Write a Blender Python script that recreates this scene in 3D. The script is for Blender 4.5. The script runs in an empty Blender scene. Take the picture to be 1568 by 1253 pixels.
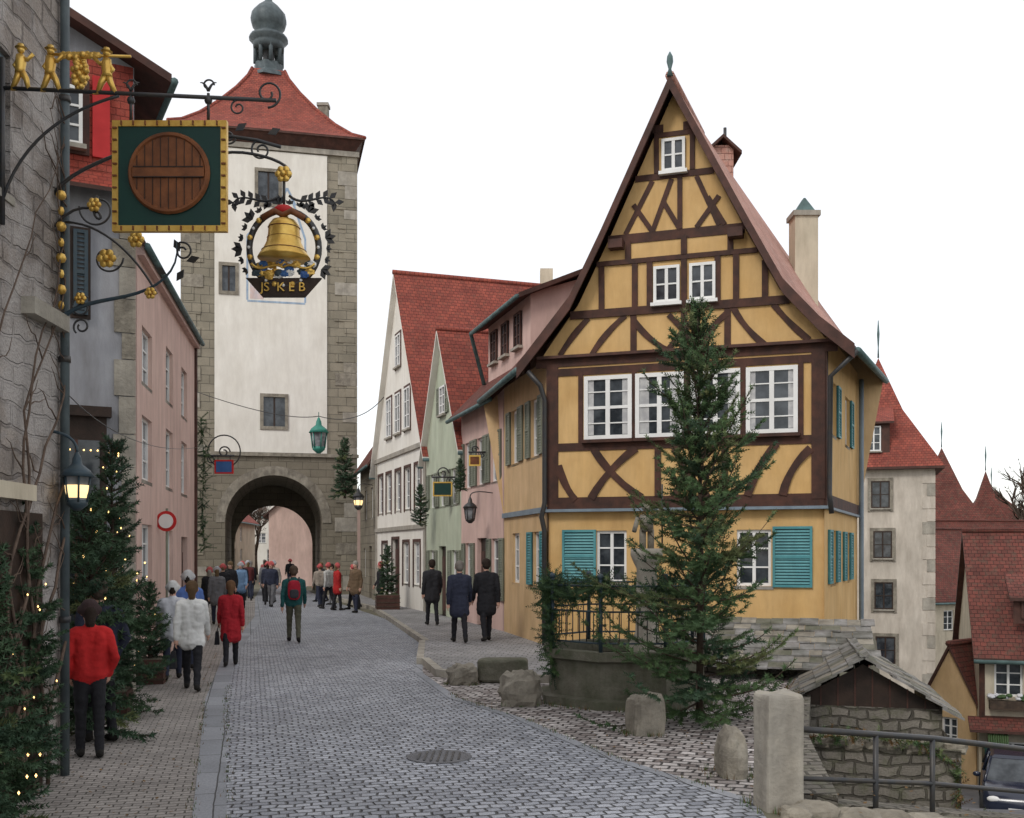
import bpy, math, random
import numpy as np
from mathutils import Vector, Matrix, noise
R=random.Random(7)
V=Vector
SC=bpy.context.scene
# ---------------------------------------------------------------- materials
MATS={}
def nm(name):
    m=bpy.data.materials.new(name); m.use_nodes=True
    MATS[name]=m
    return m.node_tree, m.node_tree.nodes['Principled BSDF']
def node(nt,t,**k):
    n=nt.nodes.new(t)
    for a,b in k.items():
        if a in n.inputs: n.inputs[a].default_value=b
        else: setattr(n,a,b)
    return n
def c4(c): return (c[0],c[1],c[2],1)
def dark(c,f): return tuple(x*f for x in c)
def mixc(nt,fac,a,b,mode='MIX'):
    n=nt.nodes.new('ShaderNodeMix'); n.data_type='RGBA'; n.blend_type=mode
    for s,v in ((n.inputs[0],fac),(n.inputs[6],a),(n.inputs[7],b)):
        if hasattr(v,'links') or isinstance(v,bpy.types.NodeSocket): nt.links.new(v,s)
        else: s.default_value=v
    return n.outputs[2]
def noisen(nt,vec,scale,detail=3,rough=.6):
    n=node(nt,'ShaderNodeTexNoise'); n.inputs['Scale'].default_value=scale; n.inputs['Detail'].default_value=detail; n.inputs['Roughness'].default_value=rough
    nt.links.new(vec,n.inputs['Vector']); return n.outputs['Fac']
def ramp(nt,fac,lo,hi,a=(0,0,0,1),b=(1,1,1,1)):
    n=nt.nodes.new('ShaderNodeValToRGB'); e=n.color_ramp.elements
    e[0].position=lo;e[1].position=hi;e[0].color=a;e[1].color=b
    nt.links.new(fac,n.inputs[0]); return n.outputs[0]
def bump(nt,h,strength,dist,b,prev=None):
    n=nt.nodes.new('ShaderNodeBump'); n.inputs['Strength'].default_value=strength; n.inputs['Distance'].default_value=dist
    nt.links.new(h,n.inputs['Height'])
    if prev: nt.links.new(prev,n.inputs['Normal'])
    nt.links.new(n.outputs[0],b.inputs['Normal']); return n.outputs[0]
def M(name,c1,c2=None,scale=1.5,rough=.85,bs=.3,bscale=40,bd=.01,metal=0,stain=.18,spec=.3):
    nt,b=nm(name)
    if c2 is None: c2=dark(c1,.82)
    co=node(nt,'ShaderNodeTexCoord').outputs['Object']
    f=ramp(nt,noisen(nt,co,scale),.35,.65)
    col=mixc(nt,f,c4(c1),c4(c2))
    if stain>0:
        mp=node(nt,'ShaderNodeMapping'); mp.inputs['Scale'].default_value=(2.2,2.2,.5); nt.links.new(co,mp.inputs[0])
        s=ramp(nt,noisen(nt,mp.outputs[0],1.3,5,.7),.3,.7,(1-stain*1.6,1-stain*1.7,1-stain*1.8,1),(1,1,1,1))
        col=mixc(nt,1.0,col,s,'MULTIPLY')
    nt.links.new(col,b.inputs['Base Color'])
    b.inputs['Roughness'].default_value=rough; b.inputs['Metallic'].default_value=metal
    b.inputs['Specular IOR Level'].default_value=spec
    if bs>0: bump(nt,noisen(nt,co,bscale,3),bs,bd,b)
def MB_(name,c1,c2,mort,w,h,ms,distort=.01,rot=0,bs=.6,bd=.015,rough=.85,smooth=.4,var=.35,dscale=3,saw=0,c3=None,spec=.3,big=.7,patch=None):
    nt,b=nm(name)
    uv=node(nt,'ShaderNodeTexCoord').outputs['UV']
    ns=node(nt,'ShaderNodeTexNoise'); ns.inputs['Scale'].default_value=dscale; ns.inputs['Detail'].default_value=2; nt.links.new(uv,ns.inputs['Vector'])
    sub=node(nt,'ShaderNodeVectorMath',operation='SUBTRACT'); nt.links.new(ns.outputs['Color'],sub.inputs[0]); sub.inputs[1].default_value=(.5,.5,.5)
    scl=node(nt,'ShaderNodeVectorMath',operation='SCALE'); nt.links.new(sub.outputs[0],scl.inputs[0]); scl.inputs['Scale'].default_value=distort*4
    add=node(nt,'ShaderNodeVectorMath',operation='ADD'); nt.links.new(uv,add.inputs[0]); nt.links.new(scl.outputs[0],add.inputs[1])
    mp=node(nt,'ShaderNodeMapping'); mp.inputs['Rotation'].default_value=(0,0,rot); nt.links.new(add.outputs[0],mp.inputs[0])
    br=node(nt,'ShaderNodeTexBrick'); br.inputs['Scale'].default_value=1
    br.inputs['Brick Width'].default_value=w; br.inputs['Row Height'].default_value=h
    br.inputs['Mortar Size'].default_value=ms; br.inputs['Mortar Smooth'].default_value=smooth
    br.inputs['Color1'].default_value=c4(c1); br.inputs['Color2'].default_value=c4(c2); br.inputs['Mortar'].default_value=c4(mort)
    nt.links.new(mp.outputs[0],br.inputs['Vector'])
    s=ramp(nt,noisen(nt,uv,big,4,.65),.3,.7,(1-var,1-var,1-var,1),(1+var*.3,)*3+(1,))
    col=mixc(nt,1.0,br.outputs['Color'],s,'MULTIPLY')
    if c3:
        f=ramp(nt,noisen(nt,uv,4,4,.7),.5,.72); col=mixc(nt,f,col,c4(c3))
    if patch:
        f=ramp(nt,noisen(nt,uv,.9,4,.6),.46,.56); col=mixc(nt,f,col,c4(patch))
    f2=noisen(nt,uv,35,2,.7)
    col=mixc(nt,.35,col,ramp(nt,f2,.3,.7,(.45,.45,.45,1),(1.3,1.3,1.3,1)),'MULTIPLY')
    nt.links.new(col,b.inputs['Base Color']); b.inputs['Roughness'].default_value=rough; b.inputs['Specular IOR Level'].default_value=spec
    inv=node(nt,'ShaderNodeMath',operation='SUBTRACT'); inv.inputs[0].default_value=1; nt.links.new(br.outputs['Fac'],inv.inputs[1])
    h_=node(nt,'ShaderNodeMath',operation='MULTIPLY_ADD'); nt.links.new(f2,h_.inputs[0]); h_.inputs[1].default_value=.35; nt.links.new(inv.outputs[0],h_.inputs[2])
    out=h_.outputs[0]
    if saw:
        sp=node(nt,'ShaderNodeSeparateXYZ'); nt.links.new(mp.outputs[0],sp.inputs[0])
        dv=node(nt,'ShaderNodeMath',operation='DIVIDE'); nt.links.new(sp.outputs[1],dv.inputs[0]); dv.inputs[1].default_value=h
        fr=node(nt,'ShaderNodeMath',operation='FRACT'); nt.links.new(dv.outputs[0],fr.inputs[0])
        sb=node(nt,'ShaderNodeMath',operation='MULTIPLY_ADD'); nt.links.new(fr.outputs[0],sb.inputs[0]); sb.inputs[1].default_value=-saw; nt.links.new(out,sb.inputs[2]); out=sb.outputs[0]
    bump(nt,out,bs,bd,b)
def glassmat(name,c,c2):
    nt,b=nm(name)
    co=node(nt,'ShaderNodeTexCoord').outputs['Object']
    col=mixc(nt,ramp(nt,noisen(nt,co,2.5,3),.4,.65),c4(c),c4(c2)); nt.links.new(col,b.inputs['Base Color'])
    b.inputs['Roughness'].default_value=.08; b.inputs['Specular IOR Level'].default_value=.5
    bump(nt,noisen(nt,co,3,1),.15,.02,b)
def emis(name,c,s):
    nt,b=nm(name); b.inputs['Base Color'].default_value=c4(c); b.inputs['Emission Color'].default_value=c4(c); b.inputs['Emission Strength'].default_value=s

M('yellow',(.68,.45,.20),(.61,.385,.155),1.2,stain=.15)
M('yellow2',(.68,.48,.27),(.61,.42,.22),1.2,stain=.17)
M('pink',(.70,.50,.44),(.62,.44,.39),1,stain=.14)
M('pinkl',(.74,.54,.47),(.67,.48,.42),1,stain=.18)
M('plwhite',(.80,.775,.71),(.74,.71,.64),.8,stain=.1)
M('agedwhite',(.64,.58,.50),(.54,.49,.42),.8,stain=.2)
M('green',(.52,.57,.44),(.46,.51,.39),1,stain=.15)
M('greyplaster',(.40,.41,.44),(.31,.32,.35),1,stain=.22)
M('cream',(.66,.58,.45),(.58,.52,.4),1,stain=.2)
M('timber',(.095,.040,.027),(.05,.025,.019),4,rough=.7,bscale=60,stain=.2)
M('timber2',(.11,.05,.038),(.065,.034,.027),3,rough=.7,stain=.2)
M('darkwood',(.05,.03,.022),(.03,.02,.015),5,rough=.6)
M('white',(.80,.80,.78),(.74,.74,.72),3,rough=.5,bs=.05,stain=.04)
M('curtain',(.55,.55,.54),(.4,.4,.41),6,rough=.9,bs=.3,stain=.1)
M('snow',(.82,.83,.86),(.7,.72,.76),6,bs=.4)
M('teal',(.10,.31,.33),(.065,.25,.28),3,rough=.5,stain=.15)
M('tealdark',(.03,.12,.13),(.03,.1,.11),3,rough=.5)
M('greygreen',(.24,.26,.20),(.20,.22,.17),3,rough=.6)
M('bluegrey',(.22,.28,.33),(.18,.23,.28),3,rough=.5)
M('fresco',(.30,.42,.58),(.40,.50,.62),6,rough=.9,stain=.2)
M('frescopink',(.70,.55,.52),(.62,.58,.62),4,rough=.9,stain=.2)
M('stone',(.36,.33,.27),(.22,.20,.165),3,bs=.8,bscale=14,bd=.03,stain=.25)
M('stonel',(.44,.41,.35),(.32,.30,.26),3,bs=.6,bscale=18,bd=.02,stain=.2)
M('mossstone',(.20,.19,.15),(.12,.125,.085),3,bs=.8,bscale=14,bd=.03,stain=.25)
M('slab',(.32,.31,.30),(.16,.16,.14),2.5,bs=.7,bscale=10,bd=.03,stain=.3)
M('iron',(.025,.028,.033),(.04,.035,.03),10,rough=.45,bs=.1,stain=0,spec=.5)
M('ironblue',(.035,.06,.08),(.05,.07,.08),10,rough=.45,bs=.1,stain=0)
M('gold',(.75,.50,.13),(.6,.36,.08),8,rough=.35,bs=.15,metal=.65,stain=0)
M('copper',(.13,.21,.21),(.08,.13,.13),4,rough=.6,bs=.1)
M('lampgreen',(.04,.22,.17),(.03,.17,.13),4,rough=.5,bs=.1,stain=0)
M('bluelead',(.11,.14,.15),(.07,.09,.10),4,rough=.5,bs=.15)
M('signgreen',(.012,.05,.04),(.01,.04,.035),3,rough=.4,bs=.05,stain=.03)
M('barrel',(.24,.085,.03),(.14,.05,.02),6,rough=.5,bs=.3,stain=.1)
M('signblue',(.05,.14,.35),(.04,.1,.28),3,rough=.4,bs=.05,stain=0)
M('red',(.55,.03,.03),(.45,.02,.02),3,rough=.5,bs=.05,stain=0)
M('bark',(.10,.07,.05),(.055,.04,.03),8,bs=.6,bscale=30,bd=.02)
M('vine',(.17,.12,.09),(.10,.07,.055),8,bs=.6,bscale=30,bd=.02)
M('needle',(.05,.095,.04),(.075,.125,.045),2.0,rough=.7,bs=0,stain=0)
M('needle2',(.028,.06,.035),(.05,.09,.04),2.0,rough=.7,bs=0,stain=0)
M('needle3',(.12,.13,.05),(.10,.15,.06),2.0,rough=.7,bs=0,stain=0)
M('skin',(.60,.36,.27),(.55,.32,.24),6,rough=.55,bs=.05,stain=0)
M('earth',(.22,.20,.16),(.13,.13,.08),.6,bs=.6,bscale=5,bd=.05)
M('lowroad',(.20,.20,.21),(.15,.15,.16),1,bs=.4,bscale=50,bd=.01)
M('rubber',(.02,.02,.02),(.03,.03,.03),5,rough=.8,bs=.1,stain=0)
M('carblue',(.012,.016,.035),(.014,.02,.04),1,rough=.2,bs=0,stain=0,spec=.7)
M('carred',(.35,.02,.02),(.3,.02,.02),1,rough=.2,bs=0,stain=0,spec=.7)
M('hill',(.10,.12,.08),(.13,.12,.10),.05,bs=.3,bscale=1)
M('leaf',(.20,.12,.05),(.12,.07,.03),9,bs=0,stain=0)
glassmat('glass',(.02,.025,.03),(.07,.08,.09))
glassmat('glassl',(.10,.11,.12),(.35,.36,.38))
emis('bulb',(1,.62,.22),3.5); emis('lampglow',(1,.72,.34),1.3)
MB_('tile',(.36,.09,.06),(.24,.06,.045),(.12,.035,.03),.17,.15,.008,.006,bs=.8,bd=.03,saw=.8,var=.35,c3=(.2,.07,.05))
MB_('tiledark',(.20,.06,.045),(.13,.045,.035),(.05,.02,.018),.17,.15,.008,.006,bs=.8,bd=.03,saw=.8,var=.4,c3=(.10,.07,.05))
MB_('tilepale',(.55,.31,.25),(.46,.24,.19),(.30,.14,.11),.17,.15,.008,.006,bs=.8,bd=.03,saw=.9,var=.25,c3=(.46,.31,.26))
MB_('tilebright',(.44,.085,.055),(.33,.06,.042),(.26,.05,.035),.13,.11,.006,.004,bs=1,bd=.035,saw=1.5,var=.35,c3=(.28,.07,.05))
MB_('ashlar',(.26,.23,.175),(.21,.185,.14),(.13,.115,.09),.75,.36,.014,.01,bs=.7,bd=.04,var=.3,c3=(.19,.17,.13))
MB_('quoin',(.32,.285,.22),(.26,.235,.18),(.15,.14,.11),.8,.42,.014,.012,bs=.7,bd=.04,var=.3)
MB_('rubble',(.25,.225,.19),(.17,.155,.13),(.09,.08,.065),.28,.15,.02,.05,bs=.9,bd=.05,var=.4,dscale=2.5,c3=(.13,.13,.085))
MB_('nearstone',(.40,.35,.31),(.27,.23,.205),(.20,.17,.15),.42,.2,.018,.06,bs=1,bd=.05,var=.45,dscale=2,c3=(.30,.28,.27),patch=(.40,.37,.35))
MB_('cobble',(.50,.52,.57),(.27,.285,.325),(.07,.07,.072),.145,.11,.015,.024,rot=-.25,bs=1,bd=.03,var=.3,smooth=.9,dscale=4.5,rough=.55,big=.35,spec=.5,c3=(.30,.31,.34))
MB_('cobble2',(.68,.63,.60),(.24,.20,.185),(.06,.05,.045),.18,.13,.02,.034,rot=.3,bs=1,bd=.035,var=.4,smooth=.9,dscale=3,rough=.7,big=.8)
MB_('paver',(.42,.385,.355),(.30,.275,.255),(.13,.12,.105),.15,.09,.009,.012,rot=-.25,bs=.8,bd=.015,var=.3,smooth=.6,big=.5)
MB_('gutter',(.34,.35,.375),(.26,.27,.29),(.09,.09,.09),.9,.30,.008,.006,rot=-.25+math.pi/2,bs=.6,bd=.015,var=.25,big=.6)
MB_('swalk',(.36,.35,.35),(.27,.265,.265),(.12,.115,.11),.2,.2,.012,.02,rot=.1,bs=.6,bd=.015,var=.35,big=.6,c3=(.3,.29,.28))

# ---------------------------------------------------------------- mesh builder
class MB:
    def __init__(s): s.v=[];s.f=[];s.m=[];s.s=[]
    def add(s,vs,fs,mat,smooth=False):
        i=len(s.v); s.v.extend([tuple(p) for p in vs])
        for f in fs: s.f.append([i+k for k in f]); s.m.append(mat); s.s.append(smooth)
    def face(s,pts,mat): s.add(pts,[list(range(len(pts)))],mat)
    def hexa(s,p,mat,mtop=None):
        s.add(p,[(0,3,2,1),(0,1,5,4),(1,2,6,5),(2,3,7,6),(3,0,4,7)],mat)
        s.add([p[4],p[5],p[6],p[7]],[(0,1,2,3)],mtop or mat)
    def box(s,c,sz,mat,rz=0,rx=0,ry=0):
        m=Matrix.Translation(c)@Matrix.Rotation(rz,4,'Z')@Matrix.Rotation(rx,4,'X')@Matrix.Rotation(ry,4,'Y')
        x,y,z=[k/2 for k in sz]
        s.hexa([m@V(q) for q in ((-x,-y,-z),(x,-y,-z),(x,y,-z),(-x,y,-z),(-x,-y,z),(x,-y,z),(x,y,z),(-x,y,z))],mat)
    def tube(s,path,r,mat,n=8,closed=False):
        path=[V(p) for p in path]; k=len(path)
        if not hasattr(r,'__len__'): r=[r]*k
        vs=[]
        prev=None
        for i,p in enumerate(path):
            if closed: d=path[(i+1)%k]-path[i-1]
            else: d=path[min(i+1,k-1)]-path[max(i-1,0)]
            if d.length<1e-6: d=V((0,0,1))
            d.normalize()
            if prev is None:
                u=d.orthogonal().normalized()
            else:
                u=(prev-d*prev.dot(d)); u=u.normalized() if u.length>1e-5 else d.orthogonal().normalized()
            prev=u; w=d.cross(u)
            for j in range(n):
                a=2*math.pi*j/n; vs.append(p+(u*math.cos(a)+w*math.sin(a))*r[i])
        fs=[]
        for i in range(k if closed else k-1):
            i2=(i+1)%k
            for j in range(n): fs.append((i*n+j,i*n+(j+1)%n,i2*n+(j+1)%n,i2*n+j))
        if not closed: fs.append(tuple(range(n))[::-1]); fs.append(tuple(range((k-1)*n,k*n)))
        s.add(vs,fs,mat,True)
    def lathe(s,prof,c,mat,n=16,smooth=True,m=None,ph=0):
        m=m or Matrix.Identity(4); c=V(c); vs=[];fs=[]
        for r,z in prof:
            for j in range(n):
                a=2*math.pi*j/n+ph; vs.append(c+m@V((r*math.cos(a),r*math.sin(a),z)))
        for i in range(len(prof)-1):
            for j in range(n): fs.append((i*n+j,i*n+(j+1)%n,(i+1)*n+(j+1)%n,(i+1)*n+j))
        fs.append(tuple(range(n))[::-1]); fs.append(tuple(range((len(prof)-1)*n,len(prof)*n)))
        s.add(vs,fs,mat,smooth)
    def sph(s,c,r,mat,n=12):
        if not hasattr(r,'__len__'): r=(r,r,r)
        k=n//2; pr=[(max(math.sin(math.pi*i/k),.001),-math.cos(math.pi*i/k)) for i in range(k+1)]
        s.lathe(pr,c,mat,n,True,Matrix.Diagonal((r[0],r[1],r[2],1)))
    def rock(s,c,r,mat,seed=0,sq=1.0,rz=0,amp=.18):
        n,k=20,12; vs=[];fs=[];c=V(c);mr=Matrix.Rotation(rz,3,'Z')
        sg=lambda q:math.copysign(abs(q)**sq,q)
        for i in range(k+1):
            t=math.pi*i/k
            for j in range(n):
                a=2*math.pi*j/n
                p=V((sg(math.sin(t)*math.cos(a)),sg(math.sin(t)*math.sin(a)),sg(-math.cos(t))))
                q=p*(1+amp*noise.noise(p*1.7+V((seed*7.1,0,0)))+amp*.5*noise.noise(p*5+V((seed,3,0))))
                vs.append(c+mr@V((q.x*r[0],q.y*r[1],q.z*r[2])))
        for i in range(k):
            for j in range(n): fs.append((i*n+j,i*n+(j+1)%n,(i+1)*n+(j+1)%n,(i+1)*n+j))
        s.add(vs,fs,mat,sq>.9)
    def slab(s,p,th,mat,edge='timber2'):
        p=[V(q) for q in p]; b=[q-V((0,0,th)) for q in p]
        s.face(p,mat); s.face(b[::-1],edge); n=len(p)
        for i in range(n): s.face([p[i],b[i],b[(i+1)%n],p[(i+1)%n]],edge)
    def build(s,name,parent=None,loc=None):
        me=bpy.data.meshes.new(name); me.from_pydata(s.v,[],s.f)
        names=[]
        for m in s.m:
            if m not in names: names.append(m)
        d={k:i for i,k in enumerate(names)}
        for k in names: me.materials.append(MATS[k])
        me.polygons.foreach_set('material_index',[d[k] for k in s.m])
        me.polygons.foreach_set('use_smooth',s.s)
        me.update()
        uv=me.uv_layers.new(name='UVMap').data
        if len(me.polygons)<60000:
            for p in me.polygons:
                n=p.normal
                if abs(n.z)>.97: t=V((1,0,0));b=V((0,1,0))
                else:
                    t=V((-n.y,n.x,0)).normalized(); b=n.cross(t)
                    if b.z<0: b=-b;t=-t
                for li in p.loop_indices:
                    co=me.vertices[me.loops[li].vertex_index].co
                    uv[li].uv=(co.dot(t),co.dot(b))
        o=bpy.data.objects.new(name,me); SC.collection.objects.link(o)
        if parent: o.parent=parent
        if loc: o.location=loc
        return o
def empty(name):
    o=bpy.data.objects.new(name,None); SC.collection.objects.link(o); return o
CNT=[0]
class Fr:
    def __init__(s,p0,p1,ref=(0,0)):
        s.p=V((p0[0],p0[1],0)); d=V((p1[0],p1[1],0))-s.p; s.L=d.length; s.t=d.normalized()
        n=V((s.t.y,-s.t.x,0))
        if n.dot(V((ref[0],ref[1],0))-s.p)<0: n=-n
        s.n=n
    def P(s,a,z,o=0): return s.p+s.t*a+s.n*o+V((0,0,z))
    def box(s,B,a0,a1,z0,z1,o0,o1,mat):
        P=s.P
        B.hexa([P(a0,z0,o1),P(a1,z0,o1),P(a1,z0,o0),P(a0,z0,o0),P(a0,z1,o1),P(a1,z1,o1),P(a1,z1,o0),P(a0,z1,o0)],mat)
    def beam(s,B,a0,z0,a1,z1,w,mat='timber',o0=-.02,o1=None):
        if o1 is None:
            CNT[0]+=1; o1=.02+(CNT[0]%23)*.0012
        d=V((a1-a0,z1-z0)); d.normalize(); q=V((-d.y,d.x))*w/2
        c=[(a0-q.x,z0-q.y),(a1-q.x,z1-q.y),(a1+q.x,z1+q.y),(a0+q.x,z0+q.y)]
        B.hexa([s.P(a,z,o0) for a,z in c]+[s.P(a,z,o1) for a,z in c],mat)
    def arc(s,B,a0,z0,a1,z1,bow,w,mat='timber'):
        CNT[0]+=1; o1=.02+(CNT[0]%23)*.0012
        d=V((a1-a0,z1-z0));q=V((-d.y,d.x)).normalized(); N=6; L=[];Rr=[]
        for i in range(N+1):
            u=i/N; c=V((a0,z0))+d*u+q*bow*4*u*(1-u)
            tg=(d+q*bow*4*(1-2*u)).normalized(); nn=V((-tg.y,tg.x))*w/2*(1+.12*math.sin(7*u+CNT[0]))
            L.append(c-nn);Rr.append(c+nn)
        for i in range(N):
            c=[L[i],L[i+1],Rr[i+1],Rr[i]]
            B.hexa([s.P(k.x,k.y,-.02) for k in c]+[s.P(k.x,k.y,o1) for k in c],mat)
    def wall(s,B,a0,a1,z0,z1,ops,mat,o=0,dep=.18,rev=None):
        A=sorted(set([a0,a1]+[k for q in ops for k in q[:2]])); Z=sorted(set([z0,z1]+[k for q in ops for k in q[2:4]]))
        for i in range(len(A)-1):
            for j in range(len(Z)-1):
                am=(A[i]+A[i+1])/2; zm=(Z[j]+Z[j+1])/2
                if any(q[0]<am<q[1] and q[2]<zm<q[3] for q in ops): continue
                B.face([s.P(A[i],Z[j],o),s.P(A[i+1],Z[j],o),s.P(A[i+1],Z[j+1],o),s.P(A[i],Z[j+1],o)],mat)
        for q in ops:
            b0,b1,y0,y1=q[:4]; r=rev or mat
            for (x,y),(x2,y2) in (((b0,y0),(b1,y0)),((b1,y0),(b1,y1)),((b1,y1),(b0,y1)),((b0,y1),(b0,y0))):
                B.face([s.P(x,y,o),s.P(x2,y2,o),s.P(x2,y2,o-dep),s.P(x,y,o-dep)],r)
    def win(s,B,a0,a1,z0,z1,o=0,fm='white',cols=2,rows=3,fw=.06,g='glass',sill='stonel',mw=.016):
        bx=lambda *k: s.box(B,*k)
        bx(a0,a1,z0,z1,o-.03,o+.01,g)
        bx(a0,a0+fw,z0,z1,o-.01,o+.05,fm); bx(a1-fw,a1,z0,z1,o-.01,o+.05,fm)
        bx(a0+fw,a1-fw,z0,z0+fw,o-.01,o+.049,fm); bx(a0+fw,a1-fw,z1-fw,z1,o-.01,o+.049,fm)
        m=(a0+a1)/2; w=fw*.55
        if cols>=2: bx(m-w,m+w,z0+fw,z1-fw,o-.01,o+.044,fm)
        for r in range(1,rows):
            z=z0+(z1-z0)*r/rows; bx(a0+fw,a1-fw,z-mw,z+mw,o-.01,o+.034,fm)
        if sill: bx(a0-.05,a1+.05,z0-.07,z0-.002,o-.02,o+.12,sill)
    def shut(s,B,a0,a1,z0,z1,o=0,m='teal',m2='tealdark'):
        s.box(B,a0,a1,z0,z1,o+.005,o+.03,m2)
        f=.05
        s.box(B,a0,a0+f,z0,z1,o+.006,o+.055,m); s.box(B,a1-f,a1,z0,z1,o+.006,o+.055,m)
        for z in (z0+f/2,(z0+z1)/2,z1-f/2): s.box(B,a0+f,a1-f,z-f/2,z+f/2,o+.006,o+.053,m)
        k=int((z1-z0)/.06)
        for i in range(k):
            z=z0+(i+.5)*(z1-z0)/k
            B.hexa([s.P(a0+f,z-.022,o+.045),s.P(a1-f,z-.022,o+.045),s.P(a1-f,z-.022,o+.02),s.P(a0+f,z-.022,o+.02),
                    s.P(a0+f,z+.012,o+.03),s.P(a1-f,z+.012,o+.03),s.P(a1-f,z+.022,o+.015),s.P(a0+f,z+.022,o+.015)],m)
def house(name,p0,p1,depth,ze,zr,kind,wm,rm,wins=(),base=-.3,ov=.35,trim='timber2',surround=None,extra=None,edge='timber2',shutm=None,ref=(0,0),gut=True):
    E=empty(name); F=Fr(p0,p1,ref); L=F.L; W=MB(); Ro=MB(); Wi=MB()
    ops=[(a,a+w,z,z+h) for (a,z,w,h) in [q[:4] for q in wins] if z+h<ze-.05]
    F.wall(W,0,L,base,ze,ops,wm)
    for a,b in (((0,0),(0,-depth)),((L,0),(L,-depth)),((0,-depth),(L,-depth))):
        W.face([F.P(a[0],base,a[1]),F.P(b[0],base,b[1]),F.P(b[0],ze,b[1]),F.P(a[0],ze,a[1])],wm)
    th=.13
    if kind=='gable':
        sl=(zr-ze)/(L/2)
        for o in (0,-depth): W.face([F.P(0,ze,o),F.P(L,ze,o),F.P(L/2,zr,o)],wm)
        for s,a in ((1,-ov),(-1,L+ov)):
            Ro.slab([F.P(a,ze-ov*sl+.1,ov*.6),F.P(L/2,zr+.1,ov*.6),F.P(L/2,zr+.1,-depth-ov),F.P(a,ze-ov*sl+.1,-depth-ov)],th,rm,edge)
            if gut: Ro.tube([F.P(a-s*.04,ze-ov*sl,ov*.6),F.P(a-s*.04,ze-ov*sl,-depth-ov)],.06,'copper',8)
        Ro.tube([F.P(L/2,zr+.12,ov*.6+.02),F.P(L/2,zr+.12,-depth-ov)],.09,rm,8)
    else:
        sl=(zr-ze)/(depth/2)
        for a in (0,L): W.face([F.P(a,ze,0),F.P(a,ze,-depth),F.P(a,zr,-depth/2)],wm)
        for s,o in ((1,ov),(-1,-depth-ov)):
            Ro.slab([F.P(-ov*.5,ze-ov*sl+.1,o),F.P(L+ov*.5,ze-ov*sl+.1,o),F.P(L+ov*.5,zr+.1,-depth/2),F.P(-ov*.5,zr+.1,-depth/2)],th,rm,edge)
            if gut: Ro.tube([F.P(-ov*.5,ze-ov*sl,o+s*.04),F.P(L+ov*.5,ze-ov*sl,o+s*.04)],.06,'copper',8)
        Ro.tube([F.P(-ov*.5,zr+.12,-depth/2),F.P(L+ov*.5,zr+.12,-depth/2)],.09,rm,8)
    for q in wins:
        a,z,w,h=q[:4]; st=q[4] if len(q)>4 else 'w'
        ingable=z+h>=ze-.05; o=.0 if ingable else -.12
        if st=='d':
            F.box(Wi,a,a+w,z,z+h,o-.05,o,'darkwood'); F.box(Wi,a+w*.1,a+w*.45,z+.15,z+h*.85,o-.01,o+.03,'timber2');F.box(Wi,a+w*.55,a+w*.9,z+.15,z+h*.85,o-.01,o+.03,'timber2')
        else: F.win(Wi,a,a+w,z,z+h,o,'white',2,3,.06,R.choice(['glass','glass','glassl']))
        if surround: 
            for (x0,x1,y0,y1) in ((a-.1,a,z-.1,z+h+.1),(a+w,a+w+.1,z-.1,z+h+.1),(a,a+w,z+h,z+h+.1)): F.box(Wi,x0,x1,y0,y1,-.01,.025,surround)
        if shutm and st=='w':
            F.shut(Wi,a-w*.5,a-.02,z,z+h,0,*shutm); F.shut(Wi,a+w+.02,a+w*1.5,z,z+h,0,*shutm)
    if extra: extra(F,W,Ro,Wi)
    W.build('walls',E); Ro.build('roof',E); Wi.build('windows',E)
    return E,F

# ---------------------------------------------------------------- terrain
def pl(x,pts):
    if x<=pts[0][0]: return pts[0][1]
    for (a,b),(c,d) in zip(pts,pts[1:]):
        if x<=c: return b+(d-b)*(x-a)/(c-a)
    return pts[-1][1]
XB=[(8.7,2.45),(12,3.05),(15.5,4.1),(20,6.4),(26,9.2),(45,13),(100,30)]
def gh(x,y):
    z=-.2*max(0,min(x,9)-2.5) if y<20 else 0
    dn=y-(8.85+.52*(x-2.4)); dx=x-pl(y,XB)
    t=min(dx,dn)/.55; t=max(0,min(1,t)); t=t*t*(3-2*t)
    low=pl(y,[(9,-1.9),(15,-2.2),(28,-4.75),(45,-5.5),(80,-6),(150,-5),(300,2)])
    return z*(1-t)+low*t if y<200 else pl(x,[(-50,0),(20,low)])
def fl(a,b,s):
    o=[];x=a
    while x<b-1e-6: o.append(x);x+=s
    return o
xs=[-400,-200,-100,-60,-40]+fl(-30,1,2)+fl(1,11,.25)+fl(11,30,1)+[30,40,60,100,200,400]
ys=[-60,-30,-10,0,4]+fl(7,27,.25)+fl(27,50,1)+[50,60,70,80,100,130,170,250,400,700]
B=MB(); vs=[(x,y,gh(x,y)-.004) for y in ys for x in xs]; nx=len(xs)
B.add(vs,[(j*nx+i,j*nx+i+1,(j+1)*nx+i+1,(j+1)*nx+i) for j in range(len(ys)-1) for i in range(nx-1)],'earth',True)
B.build('ground')
B=MB(); ly=fl(16,60,1); vs=[(x0+pl(y,XB),y,gh(x0+pl(y,XB),y)+.02) for y in ly for x0 in (.9,2.5,4.5,7,12,20)]
B.add(vs,[(j*6+i,j*6+i+1,(j+1)*6+i+1,(j+1)*6+i) for j in range(len(ly)-1) for i in range(5)],'lowroad'); B.build('lower_street')
LE=[(-2,.3),(3,-1.0),(8.3,-2.45),(15,-4.35),(21.7,-5.95),(34,-8.4),(48,-11.9),(60,-14.6),(100,-23)]
RE=[(-2,9),(5,8),(7.5,3.2),(8.64,2.18),(10.7,1.06),(13.2,.13),(15,-.8),(18.2,-1.62),(23.2,-1.95),(32,-3.8),(48,-8.9),(60,-12.2),(100,-18)]
YS=fl(-2,100,1)+[100]
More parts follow.
